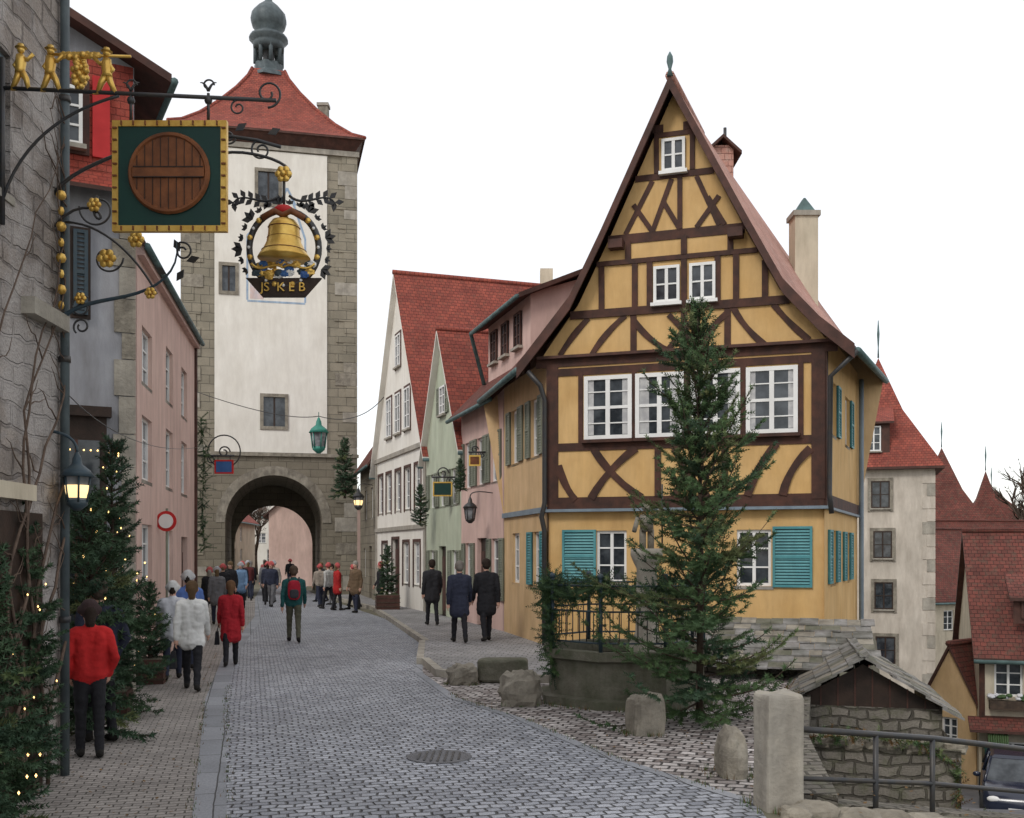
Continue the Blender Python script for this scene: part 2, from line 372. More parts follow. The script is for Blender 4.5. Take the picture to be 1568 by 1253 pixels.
def strip(name,fl_,fr_,z,mat,ys=YS):
    B=MB(); n=6; vs=[]
    for y in ys:
        a,b=fl_(y),fr_(y)
        for i in range(n+1):
            x=a+(b-a)*i/n; vs.append((x,y,gh(x,y)*(1 if y<9.2 else 0)+z))
    B.add(vs,[(j*(n+1)+i,j*(n+1)+i+1,(j+1)*(n+1)+i+1,(j+1)*(n+1)+i) for j in range(len(ys)-1) for i in range(n)],mat)
    return B.build(name)
strip('cobbled_road',lambda y:pl(y,LE),lambda y:pl(y,RE),.004,'cobble')
strip('gutter_strip',lambda y:pl(y,LE)-.14,lambda y:pl(y,LE)+.14,.008,'gutter')
strip('left_pavement',lambda y:pl(y,LE)-6,lambda y:pl(y,LE),.002,'paver',fl(-2,49,1))
strip('road_edging',lambda y:pl(y,RE)-.12,lambda y:pl(y,RE)+.02,.009,'gutter',fl(7.5,24,.5))
PR=lambda y: 2.45 if y<8.7 else min(pl(y,XB),5.4)
strip('plaza_cobbles',lambda y:pl(y,RE),lambda y:max(PR(y),pl(y,RE)+.05),.006,'cobble2',fl(8.2,21,.4))
# raised pavement right side
B=MB()
pv=[(-8.7,48),(-5.2,38),(-3.75,31.5),(-2.0,23.4),(-1.7,19.5),(-1.3,17.6),(-.5,16.9),(.6,16.7),(1.6,17.2),(2.2,21.4),(.76,22.4),(-.1,26.4),(-1.4,30.6),(-2.8,34.9),(-5.5,42.4),(-7.2,49)]
B.face([(x,y,.13) for x,y in pv],'swalk')
for a,b in zip(pv[:10],pv[1:10]):
    F=Fr(a,b); F.box(B,0,F.L,-.05,.135,-.12,.02,'stonel')
B.build('raised_pavement')
# manhole
B=MB(); B.lathe([(.34,0),(.34,.012),(.30,.014),(.29,.009),(.02,.010)],(-.76,10.7,.004),'lowroad',28,False)
for k in range(-3,4): B.box((-.76+k*.07,10.7,.018),(.02,2*math.sqrt(.27**2-(k*.07)**2),.008),'iron')
B.build('manhole_cover')
# dead leaves and grass tufts in gutters
B=MB()
for i in range(420):
    y=7.6+R.random()**1.6*14; x=pl(y,LE)-.3-R.random()*1.6 if R.random()<.5 else (pl(y,RE)+R.random()*1.8 if y<15.5 else pl(y,LE)-.3); a_=R.random()*6; s=R.uniform(.012,.028)
    c=V((x,y,.018+R.random()*.01)); u=V((math.cos(a_),math.sin(a_),.2))*s; v=V((-math.sin(a_),math.cos(a_),.1))*s*.6
    B.face([c-u,c-v,c+u,c+v],'leaf')
B.build('fallen_leaves')
B=MB()
def tuft(x,y,z,h,n):
    for i in range(n):
        a_=R.random()*6.28; c=V((x+R.gauss(0,.03),y+R.gauss(0,.03),z)); u=V((math.cos(a_),math.sin(a_),0)); t=c+u*h*.5*R.random()+V((0,0,h*R.uniform(.5,1.1))); w=V((-u.y,u.x,0))*.005
        B.face([c-w,c+w,t],R.choice(['needle3','needle','leaf']))
for i in range(120):
    y=7.8+R.random()*9; tuft(pl(y,LE)+R.choice([-.15,.15]),y,0,.04,5)
for i in range(90): y=8.4+R.random()*7; tuft(pl(y,RE)+R.gauss(0,.02),y,0,.05,5)
for (x,y) in ((1.58,12.1),(.12,14.4),(2.12,9.9),(2.24,8.62),(-.15,16.9),(-.8,16.6)):
    for k in range(22): a_=R.random()*6.28; tuft(x+.27*math.cos(a_),y+.24*math.sin(a_),0,.08,6)
for i in range(90): a_=R.random()*6.28; tuft(1.65+1.33*math.cos(a_),15+1.33*math.sin(a_),0,.09,6)
B.build('grass_tufts')

# ---------------------------------------------------------------- main half timbered house
E=empty('half_timbered_house'); Wl=MB();Ti=MB();Ro=MB();Wi=MB()
FL,FR_,BR,BL=(.76,22),(6.16,20.2),(8.6,25.5),(-.2,26)
F=Fr(FL,FR_); W=F.L
a=lambda f:f*W
ops=[(a(.185),a(.30),1.5,2.6),(a(.70),a(.82),1.46,2.6)]
F.wall(Wl,0,W,-3,3.05,ops,'yellow',-.1)
Wl.face([F.P(0,3.05,-.12),F.P(W,3.05,-.12),F.P(W,3.05,0),F.P(0,3.05,0)],'timber')
F.wall(Wl,0,W,3.05,6.17,[],'yellow')
prof=[(-.04,6.17),(.02,6.65),(.12,7.4),(.235,8.7),(.475,11.6),(.73,8.7),(.85,7.4),(.965,6.65),(1.03,6.17)]
Wl.face([F.P(a(f),z,0) for f,z in prof],'yellow')
for q in ops: F.win(Wi,*q,o=-.2,rows=3)
F.shut(Wi,a(.055),a(.185),1.5,2.62,-.1); F.shut(Wi,a(.825),a(.96),1.44,2.66,-.1)
Wi_=lambda f0,f1,z0,z1,**k:F.win(Wi,a(f0),a(f1),z0,z1,o=.02,**k)
for i,(f0,f1) in enumerate(((.145,.325),(.338,.515),(.54,.715),(.735,.912))):
    Wi_(f0,f1,4.52,5.86,cols=2,rows=2,fw=.085,sill='timber',mw=.03)
    m=a((f0+f1)/2)
    for zc in (4.86,5.52): F.box(Wi,a(f0)+.08,a(f1)-.08,zc-.012,zc+.012,.02,.05,'white')
    for s in (-1,1):
        w_=(.12,.2,.16,.1)[i]; e=a(f0)+.085 if s<0 else a(f1)-.085-w_
        F.box(Wi,e,e+w_,4.62,5.78,.0,.034,'curtain')
bm=lambda f0,z0,f1,z1,w,m='timber':F.beam(Ti,a(f0),z0,a(f1),z1,w,m)
for z,w,e in ((3.18,.26,.0),(4.38,.17,0),(5.98,.16,0),(6.2,.2,.045)): bm(-e,z,1+e,z,w)
F.box(Ti,-.15,W+.15,3.0,3.06,-.08,.10,'bluegrey'); F.box(Ti,-.2,W+.2,6.27,6.33,0,.14,'timber2')
for f,w in ((.02,.26),(.13,.1),(.332,.1),(.527,.14),(.725,.12),(.922,.1),(.98,.26)): bm(f,3.2,f,6.1,w) if f in(.02,.98) else bm(f,4.4,f,6.0,w)
ar=lambda f0,z0,f1,z1,b=.06,w=.15:F.arc(Ti,a(f0),z0,a(f1),z1,b,w)
ar(.045,4.0,.11,3.25,-.05); ar(.18,4.32,.36,3.28,-.08); ar(.17,3.28,.34,4.32,.08); ar(.48,3.28,.62,4.32,.08);ar(.48,4.32,.6,3.28,-.08)
bm(.42,3.3,.42,4.3,.13); bm(.66,3.3,.66,4.3,.13); ar(.74,3.28,.84,4.32,.07); ar(.86,3.28,.955,4.2,.09); 
def half(z):
    l=[p for p in prof[:5]]; r=[p for p in prof[4:]]
    return pl(z,[(p[1],p[0]) for p in l]), pl(z,[(p[1],p[0]) for p in r[::-1]])
for z,w in ((7.18,.17),(8.22,.1),(8.7,.2),(9.93,.13),(10.78,.1)):
    l,r=half(z); bm(l,z,r,z,w)
for f in (.33,.515,.67): bm(f,6.3,f,7.15,.13)
for q in ((.05,6.35,.16,7.1,.03),(.17,6.3,.3,7.1,.05),(.33,7.0,.46,6.3,-.06),(.57,6.3,.67,7.0,.06),(.69,7.1,.8,6.3,-.05),(.83,7.1,.95,6.35,-.03),(.46,7.05,.57,6.35,0),(.46,6.35,.57,7.05,0)): ar(*q,.12)
for f in (.21,.335,.39,.515,.635,.70,.80): bm(f,7.2,f,8.2 if .2<f<.75 else 8.0,.12)
for f in (.31,.515,.68): bm(f,8.25,f,8.65,.12)
for q in ((.30,8.8,.40,9.85),(.40,8.8,.33,9.4),(.40,8.8,.47,9.85),(.56,9.85,.64,8.8),(.5,8.8,.44,9.4),(.64,9.4,.56,8.8),(.66,8.8,.6,9.4)): bm(*q,.1)
for f in (.5,.415,.545): bm(f,8.8 if f==.5 else 10,f,9.9 if f==.5 else 10.75,.1)
for i_ in range(2): F.box(Ti,a((.40,.512)[i_]),a((.44,.548)[i_]),10.84,11.0,-.01,.015,'timber')
for f0,f1 in ((.405,.5),(.535,.628)): Wi_(f0,f1,7.3,8.06,rows=2,sill='white')
Wi_(.435,.52,10.0,10.68,rows=2,sill='white')
for f in (.27,.70): F.box(Ti,a(f)-.15,a(f)+.15,8.48,8.66,.0,.25,'timber2')
# roof loft
fp=[(-.1,6.1),(-.01,6.7),(.105,7.48),(.222,8.78),(.475,11.8),(.745,8.78),(.865,7.48),(.985,6.7),(1.1,6.12)]
front=[F.P(a(f),z,.38) for f,z in fp]
rear=[V(k) for k in ((-.75,26.6,6.15),(-.1,26.6,6.8),(1.0,26.6,7.7),(2.2,26.5,9.2),(4.8,26,12.75),(7.0,26,9.7),(7.85,25.95,8.4),(8.6,25.9,7.35),(9.35,25.8,6.55))]
for i in range(8):
    for k in range(3):
        p=lambda j,u:front[j].lerp(rear[j],u)
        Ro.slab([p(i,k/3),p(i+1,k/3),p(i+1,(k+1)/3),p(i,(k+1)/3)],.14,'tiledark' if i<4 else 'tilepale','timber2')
for i in range(8):
    o=F.n*.03
    A_,B_=front[i]+o,front[i+1]+o
    Ro.hexa([A_-V((0,0,.26)),B_-V((0,0,.26)),B_-V((0,0,.26))-F.n*.05,A_-V((0,0,.26))-F.n*.05,A_+V((0,0,.03)),B_+V((0,0,.03)),B_+V((0,0,.03))-F.n*.05,A_+V((0,0,.03))-F.n*.05],'timber2')
Wl.face([r-V((0,0,.1)) for r in rear]+[V((8.6,25.5,3)),V((-.2,26,3))],'yellow2')
Ro.tube([front[4]+V((0,0,.02)),rear[4]+V((0,0,.02))],.1,'tilepale',8)
ap=front[4]; Ro.tube([ap,ap+V((0,0,.15)),ap+V((0,0,.3)),ap+V((0,0,.4)),ap+V((0,0,.5))],[.07,.03,.07,.06,.01],'copper',10)
F2=Fr(FR_,BR); F2.wall(Wl,0,F2.L,-3.5,6.6,[(1.0,1.7,1.5,2.6),(3.4,4.1,1.5,2.6),(1,1.8,4.6,5.7),(3.4,4.2,4.6,5.7)],'yellow')
for q in ((1.0,1.7,1.5,2.6),(3.4,4.1,1.5,2.6),(1,1.8,4.6,5.7),(3.4,4.2,4.6,5.7)): F2.win(Wi,*q,o=-.12)
for q in ((.5,.98,1.5,2.6),(1.72,2.2,1.5,2.6),(2.9,3.38,1.5,2.6),(4.12,4.6,1.5,2.6),(1.82,2.3,4.6,5.7),(4.22,4.7,4.6,5.7)): F2.shut(Wi,*q)
F2.box(Ti,0,F2.L,3.05,3.3,-.02,.05,'timber'); F2.box(Ti,0,F2.L,3.0,3.05,-.02,.09,'bluegrey'); F2.box(Ti,0,.2,3.3,6.2,-.02,.05,'timber')
F2.box(Ti,2.6,4.9,-.28,-.2,0,.6,'snow'); F2.box(Ti,2.6,4.9,-.36,-.285,0,.58,'tiledark'); Ti.tube([F2.P(5.6,6.4,.12),F2.P(5.6,-3,.12)],.06,'bluegrey')
F3=Fr(FL,BL); o3=[(.5,1.2,1.4,2.6),(2.5,3.2,1.4,2.6),(.7,1.4,4.3,5.6),(2.6,3.3,4.3,5.6)]
F3.wall(Wl,0,F3.L,-.3,6.3,o3,'yellow2')
for q in o3: F3.win(Wi,*q,o=-.12)
F3.shut(Wi,.05,.48,1.4,2.6);F3.shut(Wi,1.22,1.65,1.4,2.6)
for q in ((1.42,1.8),(.3,.68),(2.1,2.55),(3.35,3.75)): F3.shut(Wi,q[0],q[1],4.3,5.6,m='greygreen',m2='greygreen')
Ti.tube([F.P(-.35,6.0,.3),F.P(-.1,5.7,.2),F.P(-.03,5.4,.1),F.P(-.03,3.2,.1),F.P(-.1,2.9,.1),F.P(-.06,2.6,.02),F.P(-.06,.15,.02)],.055,'iron')
F3.box(Ti,0,F3.L,3.0,3.12,0,.06,'bluegrey')
Ti.tube([F.P(-.55,6.02,.4),rear[0]-V((.1,0,.1))],.07,'copper'); Ti.tube([front[8]+V((.06,0,-.1)),rear[8]+V((.08,0,-.1))],.07,'copper')
Ti.tube([front[8]+V((.06,0,-.1)),F.P(W+.12,5.6,.05),F.P(W+.1,3.3,.1),F.P(W+.14,2.9,.1)],.05,'iron')
Ro.box((7.0,24.6,8.9),(.55,.55,2.6),'cream'); Ro.box((7.0,24.6,10.2),(.65,.65,.12),'stonel')
Ro.hexa([V(k) for k in ((6.75,24.4,10.26),(7.25,24.4,10.26),(7.25,24.8,10.26),(6.75,24.8,10.26),(6.98,24.5,10.62),(7.02,24.5,10.62),(7.02,24.7,10.62),(6.98,24.7,10.62))],'copper')
Ro.box((5.0,25,11.35),(.62,.9,1.1),'tilepale')
for s,e in ((1,4.6),(-1,5.48)): Ro.slab([(e,24.4,11.72),(5.04,24.4,12.12),(5.04,25.7,12.12),(e,25.7,11.72)],.08,'tile')
Ro.tube([(5.2,25,12),(5.2,25,12.5)],.04,'iron')
Wl.build('walls',E);Ti.build('timbers',E);Ro.build('roof',E);Wi.build('windows',E)

# ---------------------------------------------------------------- right row
def dorm(F,Wl,Ro,Wi):
    F.wall(Wl,-.4,3.6,6.6,8.7,[],'pink',-.6)
    Wl.face([F.P(3.6,6.6,-.6),F.P(3.6,6.6,-3),F.P(3.6,9.5,-3),F.P(3.6,8.7,-.6)],'pink')
    Wl.face([F.P(-.4,6.6,-.6),F.P(-.4,6.6,-3),F.P(-.4,9.5,-3),F.P(-.4,8.7,-.6)],'pink')
    Ro.slab([F.P(-.7,8.6,-.2),F.P(3.9,8.6,-.2),F.P(3.9,10.2,-3.9),F.P(-.7,10.2,-3.9)],.12,'tile')
    Ro.tube([F.P(-.7,8.5,-.15),F.P(3.9,8.5,-.15),F.P(3.7,7.0,-.5)],.06,'copper')
    for q in (.3,1.5,2.6): F.win(Wi,q,q+.6,7.5,8.4,o=-.58,fm='timber2')
    Ro.box(F.P(2,10.2,-4.2),(.3,.3,.5),'cream')
house('pink_house',(-.22,26.05),(-1.5,30.3),7.2,6.35,10.0,'eave','pink','tiledark',
  [(.5,4.0,.7,1.3),(1.9,4.0,.7,1.3),(3.3,4.0,.7,1.3),(.3,.9,.8,1.6),(1.6,.13,1.0,2.4,'d'),(3.2,1.0,.7,1.4)],extra=dorm,shutm=('greygreen','greygreen'))
house('green_house',(-1.5,30.35),(-2.88,34.5),8,5.6,9.1,'gable','green','tile',
  [(.5,3.6,.7,1.1),(1.9,3.6,.7,1.1),(3.2,3.6,.7,1.1),(1.8,6.5,.7,.9),(.4,.9,.7,1.3),(1.8,.13,.9,2.2,'d'),(3.2,.9,.7,1.3)],shutm=('greygreen','greygreen'),edge='plwhite')
def wx(F,Wl,Ro,Wi):
    F.box(Wi,0,F.L,5.75,5.91,0,.08,'stonel')
    F.box(Wi,0,F.L,2.95,3.1,0,.07,'stonel'); Ro.box(F.P(4.2,12.9,-6),(.5,.5,.8),'cream')
    F.box(Wi,0,.25,0,5.7,-.01,.04,'stonel');F.box(Wi,F.L-.25,F.L,0,5.7,-.01,.04,'stonel')
house('white_gabled_house',(-2.9,34.55),(-5.6,42.2),10.5,5.8,12.5,'gable','plwhite','tile',
  [(.7,3.7,.85,1.5),(2.2,3.7,.85,1.5),(3.7,3.7,.85,1.5),(5.3,3.7,.85,1.5),(6.8,3.7,.8,1.5),(2.2,6.6,.85,1.5),(3.7,6.6,.85,1.5),(5.2,6.6,.85,1.5),(3.7,9.1,.8,1.2),(.8,1,.9,1.5),(2.4,1,.9,1.5),(4.0,.13,1.1,2.5,'d'),(6,1,.9,1.5)],extra=wx,surround='timber2',edge='plwhite')
house('old_stone_house',(-5.65,42.4),(-7.2,48.6),6,6.2,10.6,'eave','ashlar','tiledark',[(1,3.6,.8,1.3),(3.5,3.6,.8,1.3),(1.5,.1,1,2.3,'d'),(4,1,.8,1.3)])

# ---------------------------------------------------------------- tower
E=empty('gate_tower'); S=MB();Ro=MB();D=MB()
C=V((-11.55,49,0)); r_=V((-.2295,.9733,0)); t_=V((.9733,.2295,0))
F=Fr(tuple((C-t_*4.08)[:2]),tuple((C+t_*4.08)[:2])); L=F.L; mid=L/2+.17; rr=2.27; zs=3.55; H=22.1; DP=8
arc=[(mid-rr*math.cos(math.pi*i/24),zs+rr*math.sin(math.pi*i/24)) for i in range(25)]
def archwall(o,arc,mat,ztop,B,zs=zs):
    a0,a1=arc[0][0],arc[-1][0]
    B.face([F.P(0,-.5,o),F.P(a0,-.5,o),F.P(a0,zs,o),F.P(0,zs,o)],mat);B.face([F.P(a1,-.5,o),F.P(L,-.5,o),F.P(L,zs,o),F.P(a1,zs,o)],mat)
    B.face([F.P(0,zs,o),F.P(a0,zs,o),F.P(a0,ztop,o),F.P(0,ztop,o)],mat);B.face([F.P(a1,zs,o),F.P(L,zs,o),F.P(L,ztop,o),F.P(a1,ztop,o)],mat)
    for (x,z),(x2,z2) in zip(arc,arc[1:]): B.face([F.P(x,z,o),F.P(x2,z2,o),F.P(x2,ztop,o),F.P(x,ztop,o)],mat)
archwall(0,arc,'ashlar',6.84,S)
arc3=[(mid-2.1*math.cos(math.pi*i/24),2.6+2.1*math.sin(math.pi*i/24)) for i in range(25)]
archwall(-DP-.01,arc3,'ashlar',6.84,S,2.6)
for (x,z),(x2,z2) in zip([(arc[0][0],-.5)]+arc,arc+[(arc[-1][0],-.5)]): S.face([F.P(x,z,0),F.P(x2,z2,0),F.P(x2,z2,-DP),F.P(x,z,-DP)],'ashlar')
for i in range(24):
    (x,z),(x2,z2)=arc[i],arc[i+1]; k=1.19
    q=lambda x,z,k:(mid+(x-mid)*k,zs+(z-zs)*k)
    c=[q(x,z,1),q(x2,z2,1),q(x2,z2,k),q(x,z,k)]
    S.hexa([F.P(A,Z,-.02) for A,Z in c]+[F.P(A,Z,.03+(i%2)*.012) for A,Z in c],'stone')
S.face([F.P(0,6.84,0),F.P(L,6.84,0),F.P(L,H,0),F.P(0,H,0)],'quoin')
for aa in (0,L): S.face([F.P(aa,-.5,0),F.P(aa,-.5,-DP),F.P(aa,H,-DP),F.P(aa,H,0)],'quoin')
S.face([F.P(0,6.84,-DP),F.P(L,6.84,-DP),F.P(L,H,-DP),F.P(0,H,-DP)],'quoin')
z=.3;i=0
while z<21.5:
    h_=R.uniform(.42,.72); w=R.uniform(.8,1.15) if i%2 else R.uniform(.5,.75); w2=R.uniform(.8,1.15) if i%2 else R.uniform(.5,.75)
    h_=min(h_,21.5-z)
    F.box(S,-.03,w,z,z+h_-.02,-.03,.045,R.choice(['stone','quoin','quoin','stonel'])); F.box(S,L-w2,L+.03,z,z+h_-.02,-.03,.045,R.choice(['stone','quoin','quoin','stonel']))
    z+=h_;i+=1
pa,pb=1.5,L-1.42
tw=[(mid-.5,mid+.5,8.15,9.55),(pa+.35,pa+.95,14.5,15.7),(mid-.75,mid+.2,18.8,20.3)]
F.wall(S,pa,pb,6.9,21.3,tw,'plwhite',.06,.055,'stonel')
for q in tw:
    F.box(D,q[0],q[1],q[2],q[3],-.02,.012,'glass'); F.box(D,(q[0]+q[1])/2-.04,(q[0]+q[1])/2+.04,q[2],q[3],0,.03,'darkwood')
    for (x0,x1,y0,y1) in ((q[0]-.16,q[0],q[2]-.16,q[3]+.16),(q[1],q[1]+.16,q[2]-.16,q[3]+.16),(q[0],q[1],q[3],q[3]+.16),(q[0],q[1],q[2]-.16,q[2])): F.box(D,x0,x1,y0,y1,.03,.11,'stone')
# painted fresco frame (sundial) on the plaster
f0,f1=mid-1.25,mid+1.45
F.box(D,f0,f1,14.05,14.14,.05,.068,'fresco')
for x in (f0,f1): F.box(D,x-.045,x+.045,14.14,17.2,.05,.067,'fresco')
F.beam(D,f0,17.2,mid+.35,19.0,.1,'fresco',.05,.066); F.beam(D,f1,17.2,mid+.75,19.3,.1,'fresco',.05,.069)
F.beam(D,mid+.2,18.7,mid+.6,19.6,.1,'fresco',.05,.0665); F.beam(D,mid+.6,19.6,mid+1.0,18.8,.1,'fresco',.05,.0675)
F.box(D,f0+.12,f0+.75,14.2,14.9,.05,.064,'frescopink')
F.box(S,-.1,L+.1,6.72,6.88,0,.13,'stone'); F.box(S,-.12,L+.12,21.35,21.6,-.1,.13,'stonel')
cc=F.P(L/2-.1,0,-DP/2)
def ring(h,z): return [cc+t_*x*h+r_*y*h+V((0,0,z)) for x,y in ((-1,-1),(1,-1),(1,1),(-1,1))]
pr=[(4.55,22.15),(3.95,22.5),(3.2,23.2),(2.35,24.2),(1.55,25.3),(1.0,26.2),(.8,26.7)]
rings=[ring(h,z) for h,z in pr]
for A_,B_ in zip(rings,rings[1:]):
    for i in range(4): Ro.face([A_[i],A_[(i+1)%4],B_[(i+1)%4],B_[i]],'tile')
S.hexa(ring(4.1,21.6)+ring(4.48,22.08),'timber2'); Ro.hexa(ring(4.55,22.05)+ring(4.55,22.14),'timber2')
for i in range(4): Ro.tube([r[i] for r in rings],.09,'tile',6)
zt=26.55
D.lathe([(1.15,zt-.15),(1.1,zt+.05),(.8,zt+.2),(.74,zt+.3),(.74,zt+.7)],cc,'bluelead',8,False)
for i in range(8):
    an=math.pi/4*i+math.pi/8; D.tube([cc+V((.68*math.cos(an),.68*math.sin(an),zt+.7)),cc+V((.68*math.cos(an),.68*math.sin(an),zt+1.9))],.11,'bluelead',6)
D.lathe([(.3,zt+.7),(.3,zt+1.9)],cc,'iron',8,False)
D.lathe([(.78,zt+1.45),(.8,zt+1.75),(.8,zt+1.85),(1.0,zt+2.0),(.95,zt+2.15),(.6,zt+2.3),(.58,zt+2.4),(.82,zt+2.65),(.92,zt+3.0),(.85,zt+3.35),(.55,zt+3.7),(.2,zt+4.0),(.06,zt+4.5),(.02,zt+5.2)],cc,'bluelead',16)
D.box(cc+t_*2.75-r_*.8+V((0,0,24.2)),(.5,.5,1.7),'stone'); D.box(cc+t_*2.75-r_*.8+V((0,0,25.1)),(.6,.6,.15),'stonel')
S.build('walls',E);Ro.build('roof',E);D.build('lantern_and_windows',E)
wl=[(k,1,.9,1.4) for k in (2,5,8,11,14,17,20)]+[(k,3,.9,1.2) for k in (2,5,8,11,14,17,20)]
house('townhouse',(-20.3,63),(-22.6,90),6,4.8,7.5,'eave','cream','tile',wl,ref=(-17,75))
house('townhouse',(-15.2,64),(-19.2,92),6,4.6,7.2,'eave','pinkl','tile',wl,ref=(-19,75))
house('townhouse',(-27,100),(-20,101),6,4.2,7.5,'gable','plwhite','tile',[(1,1,.9,1.4),(3,1,.9,1.4),(5,1,.9,1.4),(2,3.0,.9,1),(4,3.0,.9,1)])

# ---------------------------------------------------------------- left row
E=empty('stone_house'); B=MB(); F=Fr((-3.95,1.5),(-4.36,9.9)); NF=F
op=[(6.3,7.3,5.2,6.4),(3.2,4.4,3.4,5)]
F.wall(B,0,F.L,-.2,11,op,'nearstone'); B.face([F.P(F.L,-.2,0),F.P(F.L,-.2,-5),F.P(F.L,11,-5),F.P(F.L,11,0)],'nearstone')
for q in op: F.win(B,*q,o=-.1,fm='bluegrey')
B.slab([F.P(-.5,10.9,.4),F.P(F.L+.3,10.9,.4),F.P(F.L+.3,14,-3),F.P(-.5,14,-3)],.15,'tile')
F.box(B,F.L-.9,F.L-.1,4.25,4.4,0,.12,'stonel')
B.tube([F.P(F.L-.06,11,.06),F.P(F.L-.06,0,.06)],.045,'bluelead')
for z in (1.5,4,6.5,9): B.lathe([(.055,-.03),(.055,.03)],F.P(F.L-.06,z,.06),'iron',10)
for k in range(13):
    p=F.P(F.L-.2-R.random()*2.0,0,.05); path=[p];r0=.02; ang=R.uniform(-.1,.1)
    for i in range(24):
        ang=max(-.6,min(.6,ang+R.uniform(-.35,.35)))
        p=p+V((0,0,.26))+F.t*.26*math.sin(ang)*1.3; p=F.P(min((p-F.p).dot(F.t),F.L-.05),p.z,.05+.04*R.random()); path.append(p)
        if R.random()<.4:
            s_=R.choice([-1,1]); q=p; br=[q]
            for j in range(5): q=q+F.t*s_*R.uniform(.03,.1)+V((0,0,R.uniform(.0,.12))); q=F.P(min((q-F.p).dot(F.t),F.L-.03),q.z,.07); br.append(q)
            B.tube(br,[.008,.007,.006,.005,.004,.002],'vine',4)
    B.tube(path,[r0*(1-i/28) for i in range(len(path))],'vine',5)
F.box(B,5.6,7.6,2.6,2.74,0,.10,'cream'); F.box(B,6.5,7.9,0,2.5,-.1,.03,'darkwood')
B.build('walls',E)
def lx(F,Wl,Ro,Wi):
    L=F.L
    F.box(Wl,0,L-.02,7.65,9.45,0,.05,'tilebright'); Wl.slab([F.P(0,7.85,.0),F.P(L+.1,7.85,.0),F.P(L+.1,7.5,.35),F.P(0,7.5,.35)],.06,'tilebright')
    z=0;i=0
    while z<7.3:
        h_=R.uniform(.38,.6); w=R.uniform(.27,.34) if i%2 else R.uniform(.17,.22); F.box(Wl,L-w,L+.02,z,z+h_-.015,-.02,.03,R.choice(['stonel','stone'])); z+=h_;i+=1
    F.box(Wi,4.72,5.56,0,4.15,.0,.06,'darkwood')
    F.box(Wi,4.82,5.46,.9,3.8,.04,.075,'glass'); F.box(Wi,4.62,5.62,4.15,4.3,0,.16,'darkwood'); F.box(Wi,5.12,5.16,.9,3.8,.05,.09,'timber2');F.box(Wi,4.82,5.46,2.9,2.95,.05,.09,'timber2')
    for k in range(7): Wi.sph(F.P(4.86+k*.095,3.65,.1),.014,'bulb',6)
    F.box(Wi,4.70,5.32,8.0,9.1,.04,.09,'timber2')
    F.win(Wi,4.8,5.22,8.12,8.98,o=.10,rows=3,fw=.05); F.box(Wi,5.36,5.6,8.0,9.2,.05,.10,'red')
    F.box(Wi,5.06,5.34,5.6,6.95,0,.03,'darkwood'); F.shut(Wi,5.10,5.3,5.65,6.9,.03,'ironblue','iron')
house('grey_shop_house',(-11.0,12.75),(-5.72,15.5),2.5,9.5,10.9,'gable','greyplaster','tiledark',[],extra=lx,ov=.5)
def px(F,Wl,Ro,Wi):
    F.box(Wi,F.L-.12,F.L+.03,0,7.5,-.03,.06,'timber2'); F.box(Wi,0,F.L,7.3,7.5,0,.12,'pink')
house('pink_townhouse',(-6.5,17.75),(-8.05,26),6,7.6,11.0,'eave','pinkl','tile',
  [(.5,1.6,1.1,1.05),(.5,3.45,1.1,1.15),(.5,5.2,1.1,1.0),(3.4,1.2,1,1.4),(3.4,3.5,1,1.2),(5.8,.1,1.1,2.4,'d'),(5.8,3.5,1,1.2),(3.4,5.3,1,1.1),(5.8,5.3,1,1.1)],ov=.14,extra=px)
house('garden_house',(-9.6,28),(-15.5,43.5),5,4.2,6.5,'eave','cream','tile',[(2,1,.9,1.3),(6,1,.9,1.3),(10,1,.9,1.3)],ref=(0,38))

# ---------------------------------------------------------------- right valley
def hip(name,c,hx,hy,z0,ze,za,wm,rm,rot=0,wins=None,q_=True):
    E=empty(name);S=MB();Ro=MB();c=V((c[0],c[1],0));Wn=MB()
    m=Matrix.Rotation(rot,3,'Z'); k=lambda x,y,z:c+m@V((x,y,z))
    S.hexa([k(-hx,-hy,z0),k(hx,-hy,z0),k(hx,hy,z0),k(-hx,hy,z0),k(-hx,-hy,ze),k(hx,-hy,ze),k(hx,hy,ze),k(-hx,hy,ze)],wm)
    q=[k(x*(hx+.4),y*(hy+.4),ze-.1) for x,y in ((-1,-1),(1,-1),(1,1),(-1,1))]; q2=[k(x*hx*.45,y*hy*.45,ze+(za-ze)*.5) for x,y in ((-1,-1),(1,-1),(1,1),(-1,1))]; ap=k(0,0,za)
    for i in range(4):
        Ro.face([q[i],q[(i+1)%4],q2[(i+1)%4],q2[i]],rm); Ro.face([q2[i],q2[(i+1)%4],ap],rm)
    Ro.hexa([v-V((0,0,.12)) for v in q]+[v-V((0,0,.004)) for v in q],'timber2')
    Ro.tube([ap,ap+V((0,0,.5)),ap+V((0,0,1.2)),ap+V((0,0,1.9))],[.05,.03,.07,.02],'copper')
    A=k(-hx,-hy,0);Bq=k(hx,-hy,0); F=Fr((A.x,A.y),(Bq.x,Bq.y))
    for w in wins or []: 
        F.win(Wn,w[0],w[0]+w[2],w[1],w[1]+w[3],o=.02,fm='darkwood',rows=2)
        a_,z_,w_,h_=w
        for (x0,x1,y0,y1) in ((a_-.15,a_,z_-.15,z_+h_+.15),(a_+w_,a_+w_+.15,z_-.15,z_+h_+.15),(a_,a_+w_,z_+h_,z_+h_+.15)): F.box(Wn,x0,x1,y0,y1,0,.07,'stone')
    if q_:
        for i,z in enumerate(fl(z0,ze-.6,.6)): F.box(S,2*hx-(.55 if i%2 else .35),2*hx+.02,z,z+.57,-.02,.03,'agedwhite' if i%3 else 'stonel')
    return E,F,S,Ro,Wn
